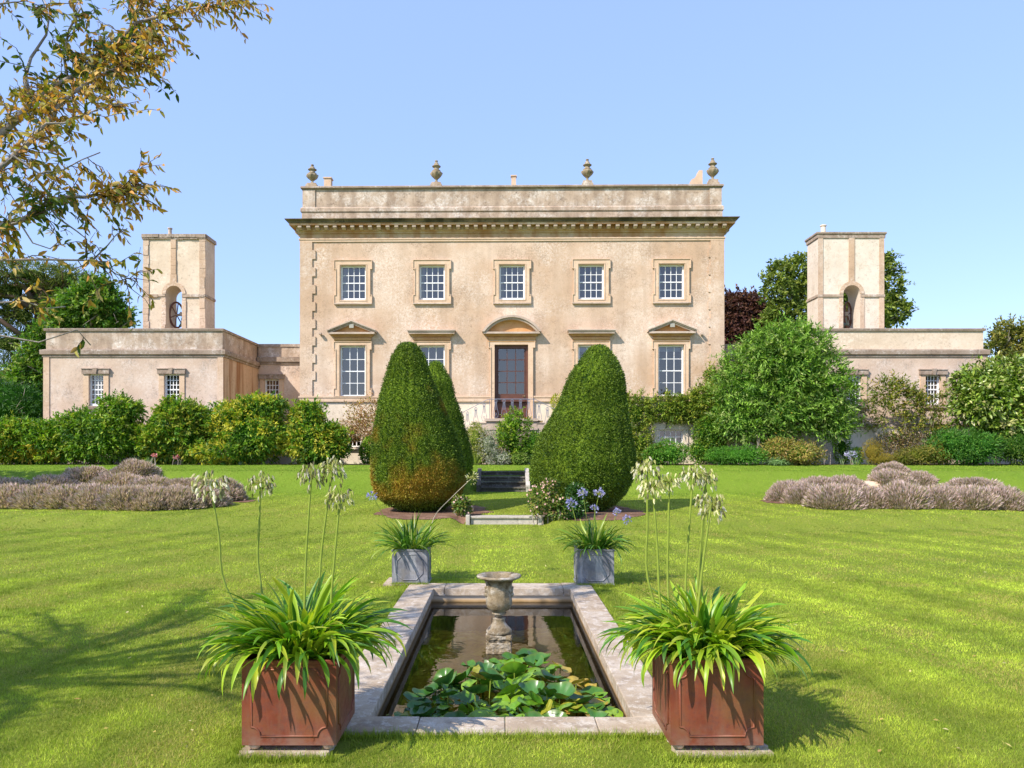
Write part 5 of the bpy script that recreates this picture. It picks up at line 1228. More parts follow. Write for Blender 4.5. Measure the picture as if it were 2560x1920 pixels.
# ------------------------------------------------------------ trees behind the house
GB = 3.0
def gp(px, Y): return (X_(px, Y), Y, 2.9)
Yp = 55
tree('pine_tree', 'tall dark flat-topped pine behind the left end of the left wing', 'tree', [pb(70,690,105,38,Yp), pb(165,700,58,40,Yp), pb(20,730,80,42,Yp), pb(150,760,55,45,Yp), pb(60,790,50,34,Yp), pb(-40,760,80,70,Yp), pb(20,860,70,40,Yp), pb(70,900,40,40,Yp), pb(15,940,50,40,Yp)], 34000, .42, .16,
     [(.06,.10,.018),(.12,.16,.025),(.21,.22,.035)], [3,4,3], 101, gp(105, Yp), .62, (X_(110,Yp), Yp, Z_(700,Yp)), nl=16, core=.45, barkm='twig', clump=1.0, shell=.6, spread=1.2)
Yq = 47
tree('leafy_tree', 'bright green broadleaf tree between the pine and the left bell tower', 'tree', [pb(228,765,66,52,Yq), pb(242,735,36,34,Yq), pb(175,800,50,45,Yq), pb(282,800,38,40,Yq), pb(120,870,45,55,Yq), pb(90,960,50,70,Yq), pb(105,1000,40,50,Yq)], 30000, .28, .5,
     [(.05,.14,.012),(.09,.21,.018),(.17,.28,.03),(.32,.36,.08)], [3,4,3,.8], 102, gp(190, Yq), .4, (X_(200,Yq), Yq, Z_(830,Yq)), nl=16, core=.72, shoots=900, slen=.9, clump=.8, lump=.4)
tree('dark_conifer', 'dense dark green conifer at the lower left behind the shrubs', 'tree', [pb(35,1010,88,62,42), pb(-60,1000,80,80,42)], 17000, .22, .2, [(.02,.07,.008),(.04,.12,.012),(.08,.18,.02)], [3,4,2], 103, gp(30, 42), .25, (X_(30,42), 42, Z_(1010,42)), nl=14, core=.82, lump=.34)
Yc = 58
tree('copper_beech', 'dark purple copper beech at the right corner of the house', 'tree', [pb(1862,800,62,62,Yc), pb(1825,770,34,34,Yc), pb(1900,820,36,45,Yc), pb(1840,850,60,45,Yc)], 17000, .30, .55, [(.06,.025,.022),(.11,.045,.035),(.17,.08,.05)], [3,4,2], 104, gp(1860, Yc), .5, (X_(1860,Yc), Yc, Z_(830,Yc)), nl=12, shoots=500, slen=1.0, core=.6, clump=.8, shell=.5)
Yo = 52
tree('oak_tree', 'tall airy oak rising behind the right bell tower', 'tree', [pb(1955,715,50,58,Yo), pb(2010,690,48,50,Yo), pb(1975,790,55,40,Yo), pb(2080,700,70,55,Yo), pb(2215,715,42,40,Yo), pb(2235,780,38,28,Yo), pb(2150,780,80,60,Yo), pb(2030,830,60,40,Yo), pb(2190,670,45,40,Yo)], 32000, .30, .5, [(.08,.13,.02),(.15,.21,.03),(.26,.30,.05)], [3,4,2.4], 105, gp(2110, Yo), .6, (X_(2110,Yo), Yo, Z_(830,Yo)), nl=18, core=.28, shoots=700, slen=.8, clump=1.2, shell=.6, lump=.4)
tree('autumn_tree', 'thin yellowing tree with visible branches behind the far right of the wing', 'tree', [pb(2520,845,42,34,Yo), pb(2490,880,38,30,Yo), pb(2560,860,45,45,Yo), pb(2510,915,50,28,Yo)], 9500, .28, .45, [(.10,.13,.02),(.18,.19,.03),(.28,.24,.05)], [3,4,2], 106, gp(2520, Yo), .3, (X_(2520,Yo), Yo, Z_(900,Yo)), nl=10, shoots=260, slen=1.0, core=0, clump=1.0, shell=.9, lump=.4)
# tall tree outside the left edge whose shade falls on the far bank
tree('leafy_tree', 'round green tree left of the lavender bed whose shade lies on the bank', 'tree', [[-22,20.5,6.2,2.6,2.6,2.6],[-20.8,21.5,4.4,1.9,1.9,1.6]], 9000, .25, .5, [(.05,.12,.012),(.09,.19,.018)], [3,4], 107, (-22, 20.5, .2), .25, (-22, 20.5, 5), nl=8, core=.7)

# ------------------------------------------------------------ roses at the feet of the yews
def rose(name, label, cx_, py_b, blobs, n, fl, seed):
    t = shrub(name, label, 'rose bush', blobs, n, .07, .5, [(.05,.11,.012),(.10,.18,.02),(.22,.24,.04),(.32,.22,.06)], [3,4,2.2,1], seed, nl=8, core=0, shell=.95, clump=.6)
    rng = np.random.default_rng(seed); bb = np.array(blobs); parts = []
    for ring, (m_, sz) in enumerate(((6, .034), (5, .022))):
        an = 2*math.pi*np.arange(m_)/m_+ring*.5; D = np.stack([np.cos(an), np.full(m_, -.35-.25*ring), np.sin(an)], -1)
        parts.append(leaves(np.zeros((m_, 3)), D, np.tile([0,-1.,0], (m_, 1)), sz, sz*.95, pal(rng, m_, [(.85,.50,.48),(.85,.66,.60),(.80,.38,.42)], [3,3,1], var=.06), fold=.2))
    V, F_, c = join(parts); base = np.array(t.location); proto = np_mesh('rose_flower', V+base, F_, c, FM['dry'], t)
    k = rng.choice(len(bb), fl); d = nrm(rng.normal(size=(fl, 3))*[1,.7,1]+[0,-.7,.25]); Pc = bb[k, :3]+d*bb[k, 3:6]*.98-base
    for i in range(fl):
        o = proto if i == 0 else proto.copy()
        if i: C.objects.link(o); o.parent = t
        o.location = Pc[i]; o.rotation_euler = (rng.normal(0,.3), rng.uniform(0, 6), rng.normal(0,.5)); o.scale = [rng.uniform(.6, 1.15)]*3
    return t
YR = 18.0
rose('rose_bush', 'small pink rose bush left of the pale garden step', 0, 0, [pb(1158,1270,24,30,18.6,.22), pb(1150,1255,22,16,18.6,.2)], 1600, 26, 201)
rose('rose_bush', 'larger spreading pink rose bush in front of the right yew', 0, 0, [pb(1350,1250,34,42,18.2,.35), pb(1375,1215,24,22,18.3,.3), pb(1400,1270,36,32,18.1,.3)], 5200, 60, 202)
shrub('evergreen_bush', 'dark glossy small-leaved bush with white berries at the foot of the right yew', 'shrub', [pb(1430,1270,38,34,18.2,.35), pb(1440,1235,26,30,18.4,.3)], 4800, .06, .55, [(.02,.07,.01),(.04,.11,.012),(.09,.17,.02)], [3,3,1.5], 203, nl=6, core=.5, shell=.6, mat='glossy')

# ------------------------------------------------------------ lavender
def lav_mesh(seed, dry=0):
    rng = np.random.default_rng(seed); n = 7500; d = nrm(rng.normal(size=(n, 3))); d[:,2] = np.abs(d[:,2]); lm = fnoise(d*3+seed, seed, 2)[:,None]
    r = (.72+.28*rng.random((n, 1))**.6)*(1+.22*(lm-.5)*2); Pp = d*r*[.5,.5,.44]
    D = d*[.8,.8,.55]+rng.normal(0, .20, (n, 3))+[0,0,.55]
    hgt = Pp[:,2]/.45; c = pal(rng, n, [(.50,.36,.32),(.60,.45,.43),(.40,.33,.19),(.66,.52,.55)], [3,4,2,2.6]); lo = pal(rng, n, [(.18,.20,.06),(.28,.28,.10),(.22,.15,.10)], [2,2,1])
    k = (rng.random(n) < np.clip(1.05-r[:,0]*.95-hgt*.15+.1, .10, .9))[:,None]; c = np.where(k, lo, c)
    a = leaves(Pp, D, rng.normal(size=(n, 3)), .085*rng.uniform(.6, 1.4, n), .016, c, fold=0)
    nu, nv = 18, 8; u = np.linspace(0, 2*math.pi, nu, endpoint=False); v = np.linspace(.05, 1.57, nv); U, Vv = np.meshgrid(u, v); dd = np.stack([np.sin(Vv)*np.cos(U), np.sin(Vv)*np.sin(U), np.cos(Vv)], -1).reshape(-1, 3)
    ii = np.arange(nu*nv).reshape(nv, nu); q_ = np.stack([ii[:-1], np.roll(ii[:-1], -1, 1), np.roll(ii[1:], -1, 1), ii[1:]], -1).reshape(-1, 4)
    b = (dd*[.42,.42,.37], np.concatenate([q_[:,[0,1,2]], q_[:,[0,2,3]]]), np.tile([.13,.12,.07], (nu*nv, 1)))
    return join([a, b])
lav = []
for s_ in range(3):
    V, F_, c = lav_mesh(300+s_); o = np_mesh('lavender_bush', V, F_, c, FM['dry']); lav.append(o)
lused = [False]*3; rnd = random.Random(77)
def place_lav(px, pyb, pxw, hpx, label, group):
    p = G(px, pyb); Y = p.y+pxw*.5*p.y/F; k = rnd.randrange(3)
    o = lav[k] if not lused[k] else lav[k].copy()
    if lused[k]: C.objects.link(o)
    lused[k] = True; w_ = pxw*Y/F; h = hpx*Y/F
    o.location = (X_(px, Y), Y, gz(X_(px, Y), Y)-.02); o.scale = (w_/.98*1.25, w_/.98*1.2, h/.46*.84); o.rotation_euler.z = rnd.uniform(0, 6.28); tag(o, label, 'lavender', group)
GL, GR_ = 'lavender in the left bed', 'lavender in the right bed'
rowL = [(-40,1271,130,64),(40,1271,120,62),(110,1272,115,62),(180,1273,115,66),(250,1274,115,66),(320,1276,110,68),(385,1277,110,64),(445,1275,105,62),(505,1270,100,58),(552,1255,90,60)]
for i, (px, py, w_, h) in enumerate(rowL): place_lav(px, py, w_, h, f'mauve-grey lavender bush, {order[i]} from the left in the front row of the left bed', GL)
rowL2 = [(15,1245,120,52),(130,1240,110,55),(220,1232,95,52),(300,1236,110,60),(340,1222,90,50),(390,1240,110,50),(470,1240,110,48)]
for i, (px, py, w_, h) in enumerate(rowL2): place_lav(px, py, w_, h, f'mauve-grey lavender bush, {order[i]} from the left in the back row of the left bed', GL)
rowR = [(1965,1256,72,58),(2012,1262,82,60),(2085,1275,110,70),(2165,1272,95,60),(2255,1274,110,72),(2350,1273,110,62),(2425,1276,100,68),(2500,1276,110,64)]
for i, (px, py, w_, h) in enumerate(rowR): place_lav(px, py, w_, h, f'mauve-grey lavender bush, {order[i]} from the left in the front row of the right bed', GR_)
rowR2 = [(2045,1236,80,50),(2110,1235,90,50),(2230,1232,92,52),(2290,1230,70,40),(2430,1240,110,50)]
for i, (px, py, w_, h) in enumerate(rowR2): place_lav(px, py, w_, h, f'mauve-grey lavender bush, {order[i]} from the left in the back row of the right bed', GR_)
place_lav(2228, 1206, 66, 34, 'single brown lavender tuft standing above and behind the right bed', GR_)
tuft('dry_grass_tuft', 'pale dry grass tuft rising from the right lavender bed', 2320, 1215, 24.5, 60, .35, [(.5,.38,.2),(.6,.45,.25)], 350)
bd = G(2195, 1222); m = MB(); m.lathe([(.62,0),(.60,.22),(.45,.30),(.01,.33)], (bd.x, bd.y+.3, bd.z-.05), 20); tag(m.build('sandy_mound', stone('sandy_earth', (.5,.36,.24), (.6,.45,.32), (.66,.52,.4), s1=3, s2=15, bump=.6), None, True), 'bare sandy mound among the right lavender bushes', 'mound')
ground_patch('lavender_bed', -15, -7.6, 20.6, 25.5, 110, 60, ML['mulch'], ell(-12.2, 23.0, 4.6, 1.55, 5))
ground_patch('lavender_bed', 7.5, 16.5, 20.4, 25.5, 110, 60, ML['mulch'], ell(11.9, 22.9, 3.9, 1.5, 6))

# ------------------------------------------------------------ agapanthus
def straps(rng, n, c0, rad, Lr, W, th0, bend, cols, yel=.2, azf=None):
    V = []; Cc = []; Fs = []; seg = 11; nb = 0
    for i in range(n):
        az = rng.uniform(0, 2*math.pi); r0 = rad*math.sqrt(rng.random()); p = np.array([c0[0]+r0*math.cos(az)*1.0, c0[1]+r0*math.sin(az), c0[2]])
        az += rng.normal(0, .5); k = r0/rad; th = th0[1]+(th0[0]-th0[1])*min(1, k*rng.uniform(.6, 1.3)); L = rng.uniform(*Lr); bd_ = rng.uniform(*bend)*(.40+.75*min(1, k)); w0 = W*rng.uniform(.75, 1.2); tw_ = rng.normal(0, .5); swirl = rng.normal(0, .35)
        base = np.array(cols[rng.integers(len(cols))])*rng.uniform(.8, 1.25); tipc = np.array((.42,.40,.04)) if rng.random() < yel else base*1.15
        ds = L/seg
        for s in range(seg+1):
            t = s/seg; e = th-bd_*t**1.5; a2 = az+swirl*t; d = np.array([math.cos(e)*math.cos(a2), math.cos(e)*math.sin(a2), math.sin(e)])
            if s: p = p+d*ds
            sd = np.array([-math.sin(a2), math.cos(a2), 0]); up = np.cross(sd, d)*-1; up = up if up[2] > 0 else -up
            ro_ = tw_*t; sd2 = sd*math.cos(ro_)+up*math.sin(ro_); up2 = up*math.cos(ro_)-sd*math.sin(ro_)
            w_ = w0*(.55+.45*min(1, t*3))*(1-max(0, (t-.72)/.28)**1.6*.96)
            V += [p-sd2*w_/2+up2*w_*.18, p, p+sd2*w_/2+up2*w_*.18]
            cc = base*(1-.0)+(tipc-base)*max(0, (t-.55)/.45)*.8; Cc += [cc*1.12, cc*.9, cc*1.12]
        for s in range(seg):
            b = nb+3*s
            Fs += [(b, b+1, b+4), (b, b+4, b+3), (b+1, b+2, b+5), (b+1, b+5, b+4)]
        nb += 3*(seg+1)
    return np.array(V), np.array(Fs), np.clip(np.array(Cc), 0, .9)
def umbel(rng, c, Rr, kind):
    parts = []; n = 64 if kind != 'blue' else 34
    d = nrm(rng.normal(size=(n, 3))*[1,1,.62]+[0,0,.18]); Lp = Rr*rng.uniform(.62, .95, n); c = np.array(c)
    tip = c+d*Lp[:,None]
    if kind != 'blue': tip = tip+[0,0,-.0]
    ped = leaves(np.tile(c, (n, 1)), d, rng.normal(size=(n, 3)), Lp*1.0, .0045, pal(rng, n, [(.28,.30,.06),(.35,.33,.10)], [1,1]), fold=0)
    parts.append(ped)
    if kind != 'blue':
        sz = Rr*.36
        dd = d*.30+[0,0,-1]+rng.normal(0, .22, (n, 3)) if kind == 'dry' else d+rng.normal(0, .15, (n, 3))
        cc = pal(rng, n, [(.55,.55,.20),(.70,.66,.38),(.80,.74,.62),(.28,.32,.07),(.14,.13,.06)], [3,3,3,2.4,2], var=.12)
        for q in range(3):
            an = q*2*math.pi/3; Nn = np.stack([np.full(n, math.cos(an)), np.full(n, math.sin(an)), np.zeros(n)], -1)+rng.normal(0, .15, (n, 3))
            parts.append(leaves(tip, dd, Nn, sz*rng.uniform(.8, 1.35, n), sz*.42, np.clip(cc*rng.uniform(.8, 1.15), 0, .9), fold=.22, shape='hex', curl=.12))
    else:
        cc = pal(rng, n, [(.36,.34,.72),(.50,.48,.82),(.62,.56,.80)], [3,3,1], var=.08)
        for q in range(4):
            parts.append(leaves(tip-d*Rr*.25, d+rng.normal(0, .38, (n, 3)), rng.normal(size=(n, 3)), Rr*.45, Rr*.13, cc, fold=.2))
    return join(parts)
def agapanthus(label, box, z, nl, Lr, W, stalks, seed, group, cols, th0=(.72, 1.54), bend=(.7, 2.3), yel=.25, sr=.0068, rad=.23):
    x0, x1, y0, y1 = box; cx_, cy_ = (x0+x1)/2, (y0+y1)/2; rng = np.random.default_rng(seed)
    t = thing('agapanthus', label, 'plant', (cx_, cy_, z-.04), 0, group)
    V, F_, c = straps(rng, nl, (cx_, cy_, z-.05), rad, Lr, W, th0, bend, cols, yel); fo = np_mesh('leaves', V, F_, c, FM['strap'], t, True)
    for (bx, by, tx, ty, hx, hy, Rp, Yb, Yt, kind) in stalks:
        a = P(bx, by, Yb); b = P(tx, ty, Yt); root_ = Vector((cx_+(a.x-cx_)*.5, cy_+(a.y-cy_)*.5, z-.05)); md_ = a.lerp(b, .5)+Vector(((b.x-a.x)*-.05, 0, 0)); root_ = Vector((cx_+max(-.2, min(.2, a.x-cx_)), root_.y, z-.05))
        pts = [root_, a, md_, b]; fine = []
        for i in range(13):
            u = i/12*3; k = min(int(u), 2); f = u-k; p0 = pts[max(k-1, 0)]; p1 = pts[k]; p2 = pts[k+1]; p3 = pts[min(k+2, 3)]
            fine.append(.5*((2*p1)+(p2-p0)*f+(2*p0-5*p1+4*p2-p3)*f*f+(3*p1-p0-3*p2+p3)*f**3))
        m = MB(); m.tube(fine, [sr*1.15]*8+[sr]*5, 7); st_ = m.build('flower_stalk', ML['stalk'] if kind != 'cream' else ML['stalk_pale'], t, True)
        hc = b; Rr = Rp*Yt/F*.88
        V, F_, c = umbel(rng, hc, Rr, kind); np_mesh('flower_head', V, F_, c, FM['dry'], st_)
    return t
ML['stalk'] = plain('green_stalk', (.22,.28,.035), .5, .3, .12, 15); ML['stalk_pale'] = plain('pale_stalk', (.42,.36,.25), .6, .3, .12, 15)
SC = [(.13,.28,.012),(.21,.37,.016),(.31,.45,.024),(.06,.17,.012),(.44,.50,.035)]
def r1(x): return 440+x/2.1
def q1(y): return 1130+y/2.1
def r2(x): return 1440+x/2.0735
def q2(y): return 1120+y/2.0735
ym = YA+.27
agapanthus('large agapanthus with five faded cream heads in the left rust planter', rl, .575, 440, (.33,.62), .031,
    [(r1(262),q1(710),r1(180),q1(165),0,0,52,ym-.05,ym-.05,'dry'), (r1(433),q1(610),r1(443),q1(160),0,0,41,ym+.15,ym+.15,'dry'), (r1(680),q1(620),r1(712),q1(115),0,0,43,ym+.1,ym+.1,'dry'),
     (r1(758),q1(600),r1(822),q1(85),0,0,42,ym+.2,ym+.2,'dry'), (r1(812),q1(830),r1(862),q1(235),0,0,43,ym-.15,ym-.15,'dry')], 401, 'agapanthus in the rust planters', SC)
agapanthus('large agapanthus with seven faded cream heads in the right rust planter', rr_, .58, 430, (.32,.57), .031,
    [(r2(372),q2(680),r2(368),q2(110),0,0,43,ym+.1,ym+.1,'dry'), (r2(440),q2(830),r2(398),q2(205),0,0,43,ym-.1,ym-.1,'dry'), (r2(475),q2(690),r2(483),q2(175),0,0,34,ym+.18,ym+.18,'dry'),
     (r2(568),q2(710),r2(607),q2(135),0,0,41,ym+.05,ym+.05,'dry'), (r2(630),q2(760),r2(674),q2(160),0,0,39,ym+.1,ym+.1,'dry'), (r2(647),q2(650),r2(668),q2(270),0,0,30,ym+.25,ym+.25,'dry'), (r2(615),q2(980),r2(700),q2(295),0,0,46,ym-.2,ym-.2,'dry')], 402, 'agapanthus in the rust planters', SC)
def r4(x): return 880+x/2.765
def q4(y): return 1100+y/2.765
SC2 = [(.05,.14,.012),(.08,.20,.015),(.14,.27,.02),(.28,.36,.05)]
yl = 10.2
agapanthus('spiky agapanthus with one blue flower and one arching cream head in the left lead planter', ll, .487, 190, (.30,.60), .024,
    [(r4(262),q4(620),r4(140),q4(385),0,0,17,yl,yl-.1,'blue'), (r4(565),q4(540),r4(830),q4(262),0,0,17,yl+.1,yl+.1,'cream')], 403, 'agapanthus in the lead planters', SC2, (.5,1.5), (.3,1.5), .25, .0045, .19)
agapanthus('agapanthus with six blue-violet flowers in the right lead planter', lr, .497, 200, (.28,.56), .024,
    [(r4(1628),q4(600),r4(1595),q4(365),0,0,17,yl,yl,'blue'), (r4(1555),q4(600),r4(1515),q4(440),0,0,18,yl-.1,yl-.1,'blue'), (r4(1665),q4(600),r4(1708),q4(370),0,0,18,yl+.05,yl+.05,'blue'), (r4(1685),q4(590),r4(1675),q4(475),0,0,14,yl,yl,'blue'),
     (r4(1800),q4(610),r4(1832),q4(497),0,0,14,yl,yl,'blue'), (r4(1850),q4(640),r4(1905),q4(552),0,0,16,yl-.05,yl-.05,'blue')], 404, 'agapanthus in the lead planters', SC2, (.5,1.5), (.4,1.7), .2, .0045, .19)

# ------------------------------------------------------------ water lilies
def pad_mesh(seed, cols, cup):
    rng = np.random.default_rng(seed); n = 26; rings = [0, .3, .6, .85, 1.0]; V = []; Cc = []; base = np.array(cols)
    ph = rng.uniform(0, 6.28)
    for ri, r in enumerate(rings):
        for k in range(n):
            a = R(14)+(2*math.pi-R(28))*k/(n-1); rr = r*.10*(1+.035*math.sin(3*a+ph)+.02*math.sin(7*a))
            z = cup*r*r*.035+.012*r*r*math.sin(2*a+ph)+.006*r*math.sin(5*a+ph*2)
            V.append((rr*math.cos(a), rr*math.sin(a), z)); e = rng.uniform(.9, 1.1); Cc.append(base*(1.0+.12*(math.sin(a*9) > .6)*(r < .99))*e if r < 1 else base*.9+np.array([.05,.02,0]))
    Fs = []
    for ri in range(len(rings)-1):
        for k in range(n-1):
            a, b, c_, d_ = ri*n+k, ri*n+k+1, (ri+1)*n+k+1, (ri+1)*n+k
            Fs += [(a, c_, b), (a, d_, c_)]
    return np.array(V), np.array(Fs), np.clip(np.array(Cc), .003, .9)
lily = thing('water_lily', 'dense raised mass of round water lily leaves at the near end of the pond', 'water lily', (.12, 5.8, WZ))
protos = []
for s_, (cc, cup) in enumerate([((.055,.155,.012), 1.0), ((.12,.26,.016), .6), ((.17,.31,.022), -.5), ((.035,.11,.02), 1.4), ((.30,.30,.03), .4), ((.38,.28,.04), .8), ((.06,.17,.03), 2.0), ((.14,.26,.018), -1.0)]):
    V, F_, c = pad_mesh(500+s_, cc, cup); V = V+np.array([.12, 5.8, WZ]); protos.append(np_mesh('lily_pad', V, F_, c, FM['pad'], lily, True))
rnd = random.Random(12); stems_m = MB(); placed = []; pi = 0; tries = 0
while len(placed) < 99 and tries < 6000:
    tries += 1; x = rnd.uniform(-.80, .84); y = rnd.uniform(5.02, 7.0)
    # outline: wide in front, narrowing towards the urn
    half = .80 if y < 5.75 else .80-(y-5.75)*.50
    cxo = .06+(y-5)*.03; 
    if abs(x-cxo) > half or (y > 6.5 and not -.3 < x < .4): continue
    if y > 6.3 and x < -.35: continue
    if any((x-a)**2+(y-b)**2 < .098**2 for a, b in placed): continue
    placed.append((x, y)); mid = max(0, 1-((x-.1)/.75)**2)*max(0, 1-((y-5.85)/1.0)**2)
    edge = x > .5; h = .01+.15*mid*rnd.uniform(.1, 1.0) if not (x > .62 or x < -.66) else .008
    k = rnd.choices(range(8), [3,4,3,2.5,.7 if not edge else 3,.4 if not edge else 2.4,2,2])[0]
    if x < -.45: k = rnd.choice([0, 3, 6, 0, 3])
    o = protos[pi] if pi < len(protos) else protos[k].copy()
    if pi >= len(protos): C.objects.link(o); o.parent = lily
    pi += 1; s = rnd.uniform(.70, 1.15)
    o.location = (x-.12, y-5.8, h+.004); tl = .10+mid*.42*(h > .03); o.scale = (s, s, s)
    o.rotation_euler = (rnd.gauss(.15*(h > .03), tl), rnd.gauss(0, tl), rnd.uniform(0, 6.28)) if h > .02 else (rnd.gauss(0,.02), rnd.gauss(0,.02), rnd.uniform(0, 6.28))
    stems_m.tube([(x+rnd.uniform(-.05,.05), y+rnd.uniform(-.05,.05), WZ-.3), (x, y, WZ+h)], .005, 5)
stems_m.build('stems', ML['stalk'], lily)
extra = []; tries = 0
while len(extra) < 120 and tries < 9000:
    tries += 1; x = rnd.uniform(-.82, .84); y = rnd.uniform(4.99, 6.7)
    if abs(x-.05) > (.82 if y < 5.6 else .82-(y-5.6)*.62) or any((x-a)**2+(y-b)**2 < .078**2 for a, b, *_ in extra): continue
    extra.append((x, y, rnd.uniform(0, 6.28), rnd.uniform(.5, .95), rnd.uniform(.003, .03)))
prt = []
for i, (x, y, an, sc_, zz) in enumerate(extra):
    cc = rnd.choice([(.055,.155,.012), (.12,.26,.016), (.20,.33,.022), (.04,.12,.02), (.09,.20,.02)] if x < .35 else [(.34,.32,.03), (.12,.26,.016), (.42,.28,.05), (.20,.33,.022), (.26,.22,.03)])
    V, F_, c = pad_mesh(900+i, cc, rnd.uniform(-.4, .5)); V = V*[sc_, sc_, .8]; Vr = V.copy(); Vr[:,0] = V[:,0]*math.cos(an)-V[:,1]*math.sin(an)+x; Vr[:,1] = V[:,0]*math.sin(an)+V[:,1]*math.cos(an)+y; Vr[:,2] = V[:,2]+WZ+zz+V[:,0]*rnd.gauss(0, .12); prt.append((Vr, F_, c))
V, F_, c = join(prt); tag(np_mesh('floating_pads', V, F_, c, FM['pad'], lily, True), kind='stuff')
rng = np.random.default_rng(9); n = 260; Pp = np.stack([rng.uniform(-.86, -.55, n), rng.uniform(5.0, 5.45, n), np.full(n, WZ+.004)+rng.random(n)*.02], -1)
V, F_, c = leaves(Pp, rng.normal(size=(n, 3))*[1,1,.1], np.tile([0,0,1.], (n, 1)), .045*rng.uniform(.5,1.3,n), .02, pal(rng, n, [(.35,.25,.09),(.22,.24,.05),(.08,.14,.03)], [2,2,2]), fold=.1)
tag(np_mesh('floating_debris', V, F_, c, FM['leaf']), 'brown and green leaf litter floating in the near left corner of the pond', 'leaf litter', kind='stuff')

# ------------------------------------------------------------ overhanging cherry tree, upper left
def sc(x): return x/2.074
ch = thing('cherry_tree', 'cherry tree with orange-tinged autumn leaves hanging in from the upper left', 'tree', (-7.0, 3.35, 0))
T0 = Vector((-7.0, 3.35, 0)); T1 = Vector((-6.85, 3.5, 2.3))
tm = MB(); tm.tube([T0-Vector((0,0,.1)), T0+Vector((0,0,.4)), T1], [.24, .19, .16], 14); trunk = tm.build('trunk', ML['bark'], ch, True)
def br(pts, Y0, Y1, start): 
    n = len(pts); return [Vector(start)]+[P(sc(a), sc(b), Y0+(Y1-Y0)*i/(n-1)) for i, (a, b) in enumerate(pts)]
fork = T1+Vector((.25, .05, .7))
B = [
 (br([(-400,900),(0,700),(90,620),(150,540),(240,470),(350,410),(420,370),(480,310),(560,280),(690,190),(710,70),(745,-10),(800,-250)], 5.3, 6.4, fork), .030),
 (br([(560,280),(700,120),(860,75),(960,50),(1100,30),(1200,10),(1320,-20)], 6.1, 6.5, P(sc(480), sc(310), 6.0)), .016),
 (br([(-400,1100),(0,870),(70,810),(160,730),(240,640),(300,550),(380,480),(470,420),(560,370),(640,340),(740,320),(800,290)], 5.0, 5.9, fork), .026),
 (br([(-400,1230),(0,1170),(100,1150),(200,1090),(240,1050),(330,1020),(460,1020),(560,1000),(620,990),(680,930)], 4.8, 5.5, fork+Vector((.1,0,-.3))), .022),
 (br([(620,990),(680,1010),(790,1050)], 5.4, 5.5, P(sc(560), sc(1000), 5.4)), .009),
 (br([(-400,1340),(0,1350),(200,1345),(450,1350),(520,1360),(600,1420),(715,1463)], 4.7, 5.4, T1+Vector((.1,0,.1))), .012),
 (br([(490,1340),(560,1270),(600,1220),(660,1185)], 5.2, 5.3, P(sc(470), sc(1350), 5.2)), .008),
 (br([(240,1050),(300,1130),(400,1200),(450,1240),(448,1345)], 5.1, 5.2, P(sc(230), sc(1060), 5.0)), .010),
 (br([(150,540),(130,400),(160,300),(240,180),(260,60),(200,-50)], 5.6, 5.9, P(sc(90), sc(620), 5.5)), .018),
 (br([(350,410),(330,280),(360,150),(420,40),(380,-60)], 5.8, 6.0, P(sc(300), sc(440), 5.7)), .016),
 (br([(-200,60),(0,20),(80,10),(190,45)], 5.4, 5.6, P(sc(-400), sc(200), 5.4)), .012),
 (br([(-200,1560),(0,1570),(120,1560),(240,1600),(340,1590)], 4.7, 4.9, T1+Vector((.1,-.1,-.1))), .009),
 (br([(-200,1760),(0,1740),(200,1775),(400,1710),(470,1790)], 4.6, 4.9, T1+Vector((.1,-.1,-.2))), .009),
 (br([(240,640),(330,640),(430,600),(520,560),(640,540)], 5.2, 5.5, P(sc(200), sc(690), 5.2)), .010),
 (br([(70,810),(200,900),(330,880),(420,830),(520,790)], 5.0, 5.2, P(sc(30), sc(850), 5.0)), .010),
 (br([(100,1150),(170,1260),(260,1290),(320,1240)], 4.9, 5.0, P(sc(60), sc(1160), 4.9)), .008),
 (br([(480,310),(600,200),(740,170),(860,190)], 6.0, 6.2, P(sc(440), sc(350), 6.0)), .012),
]
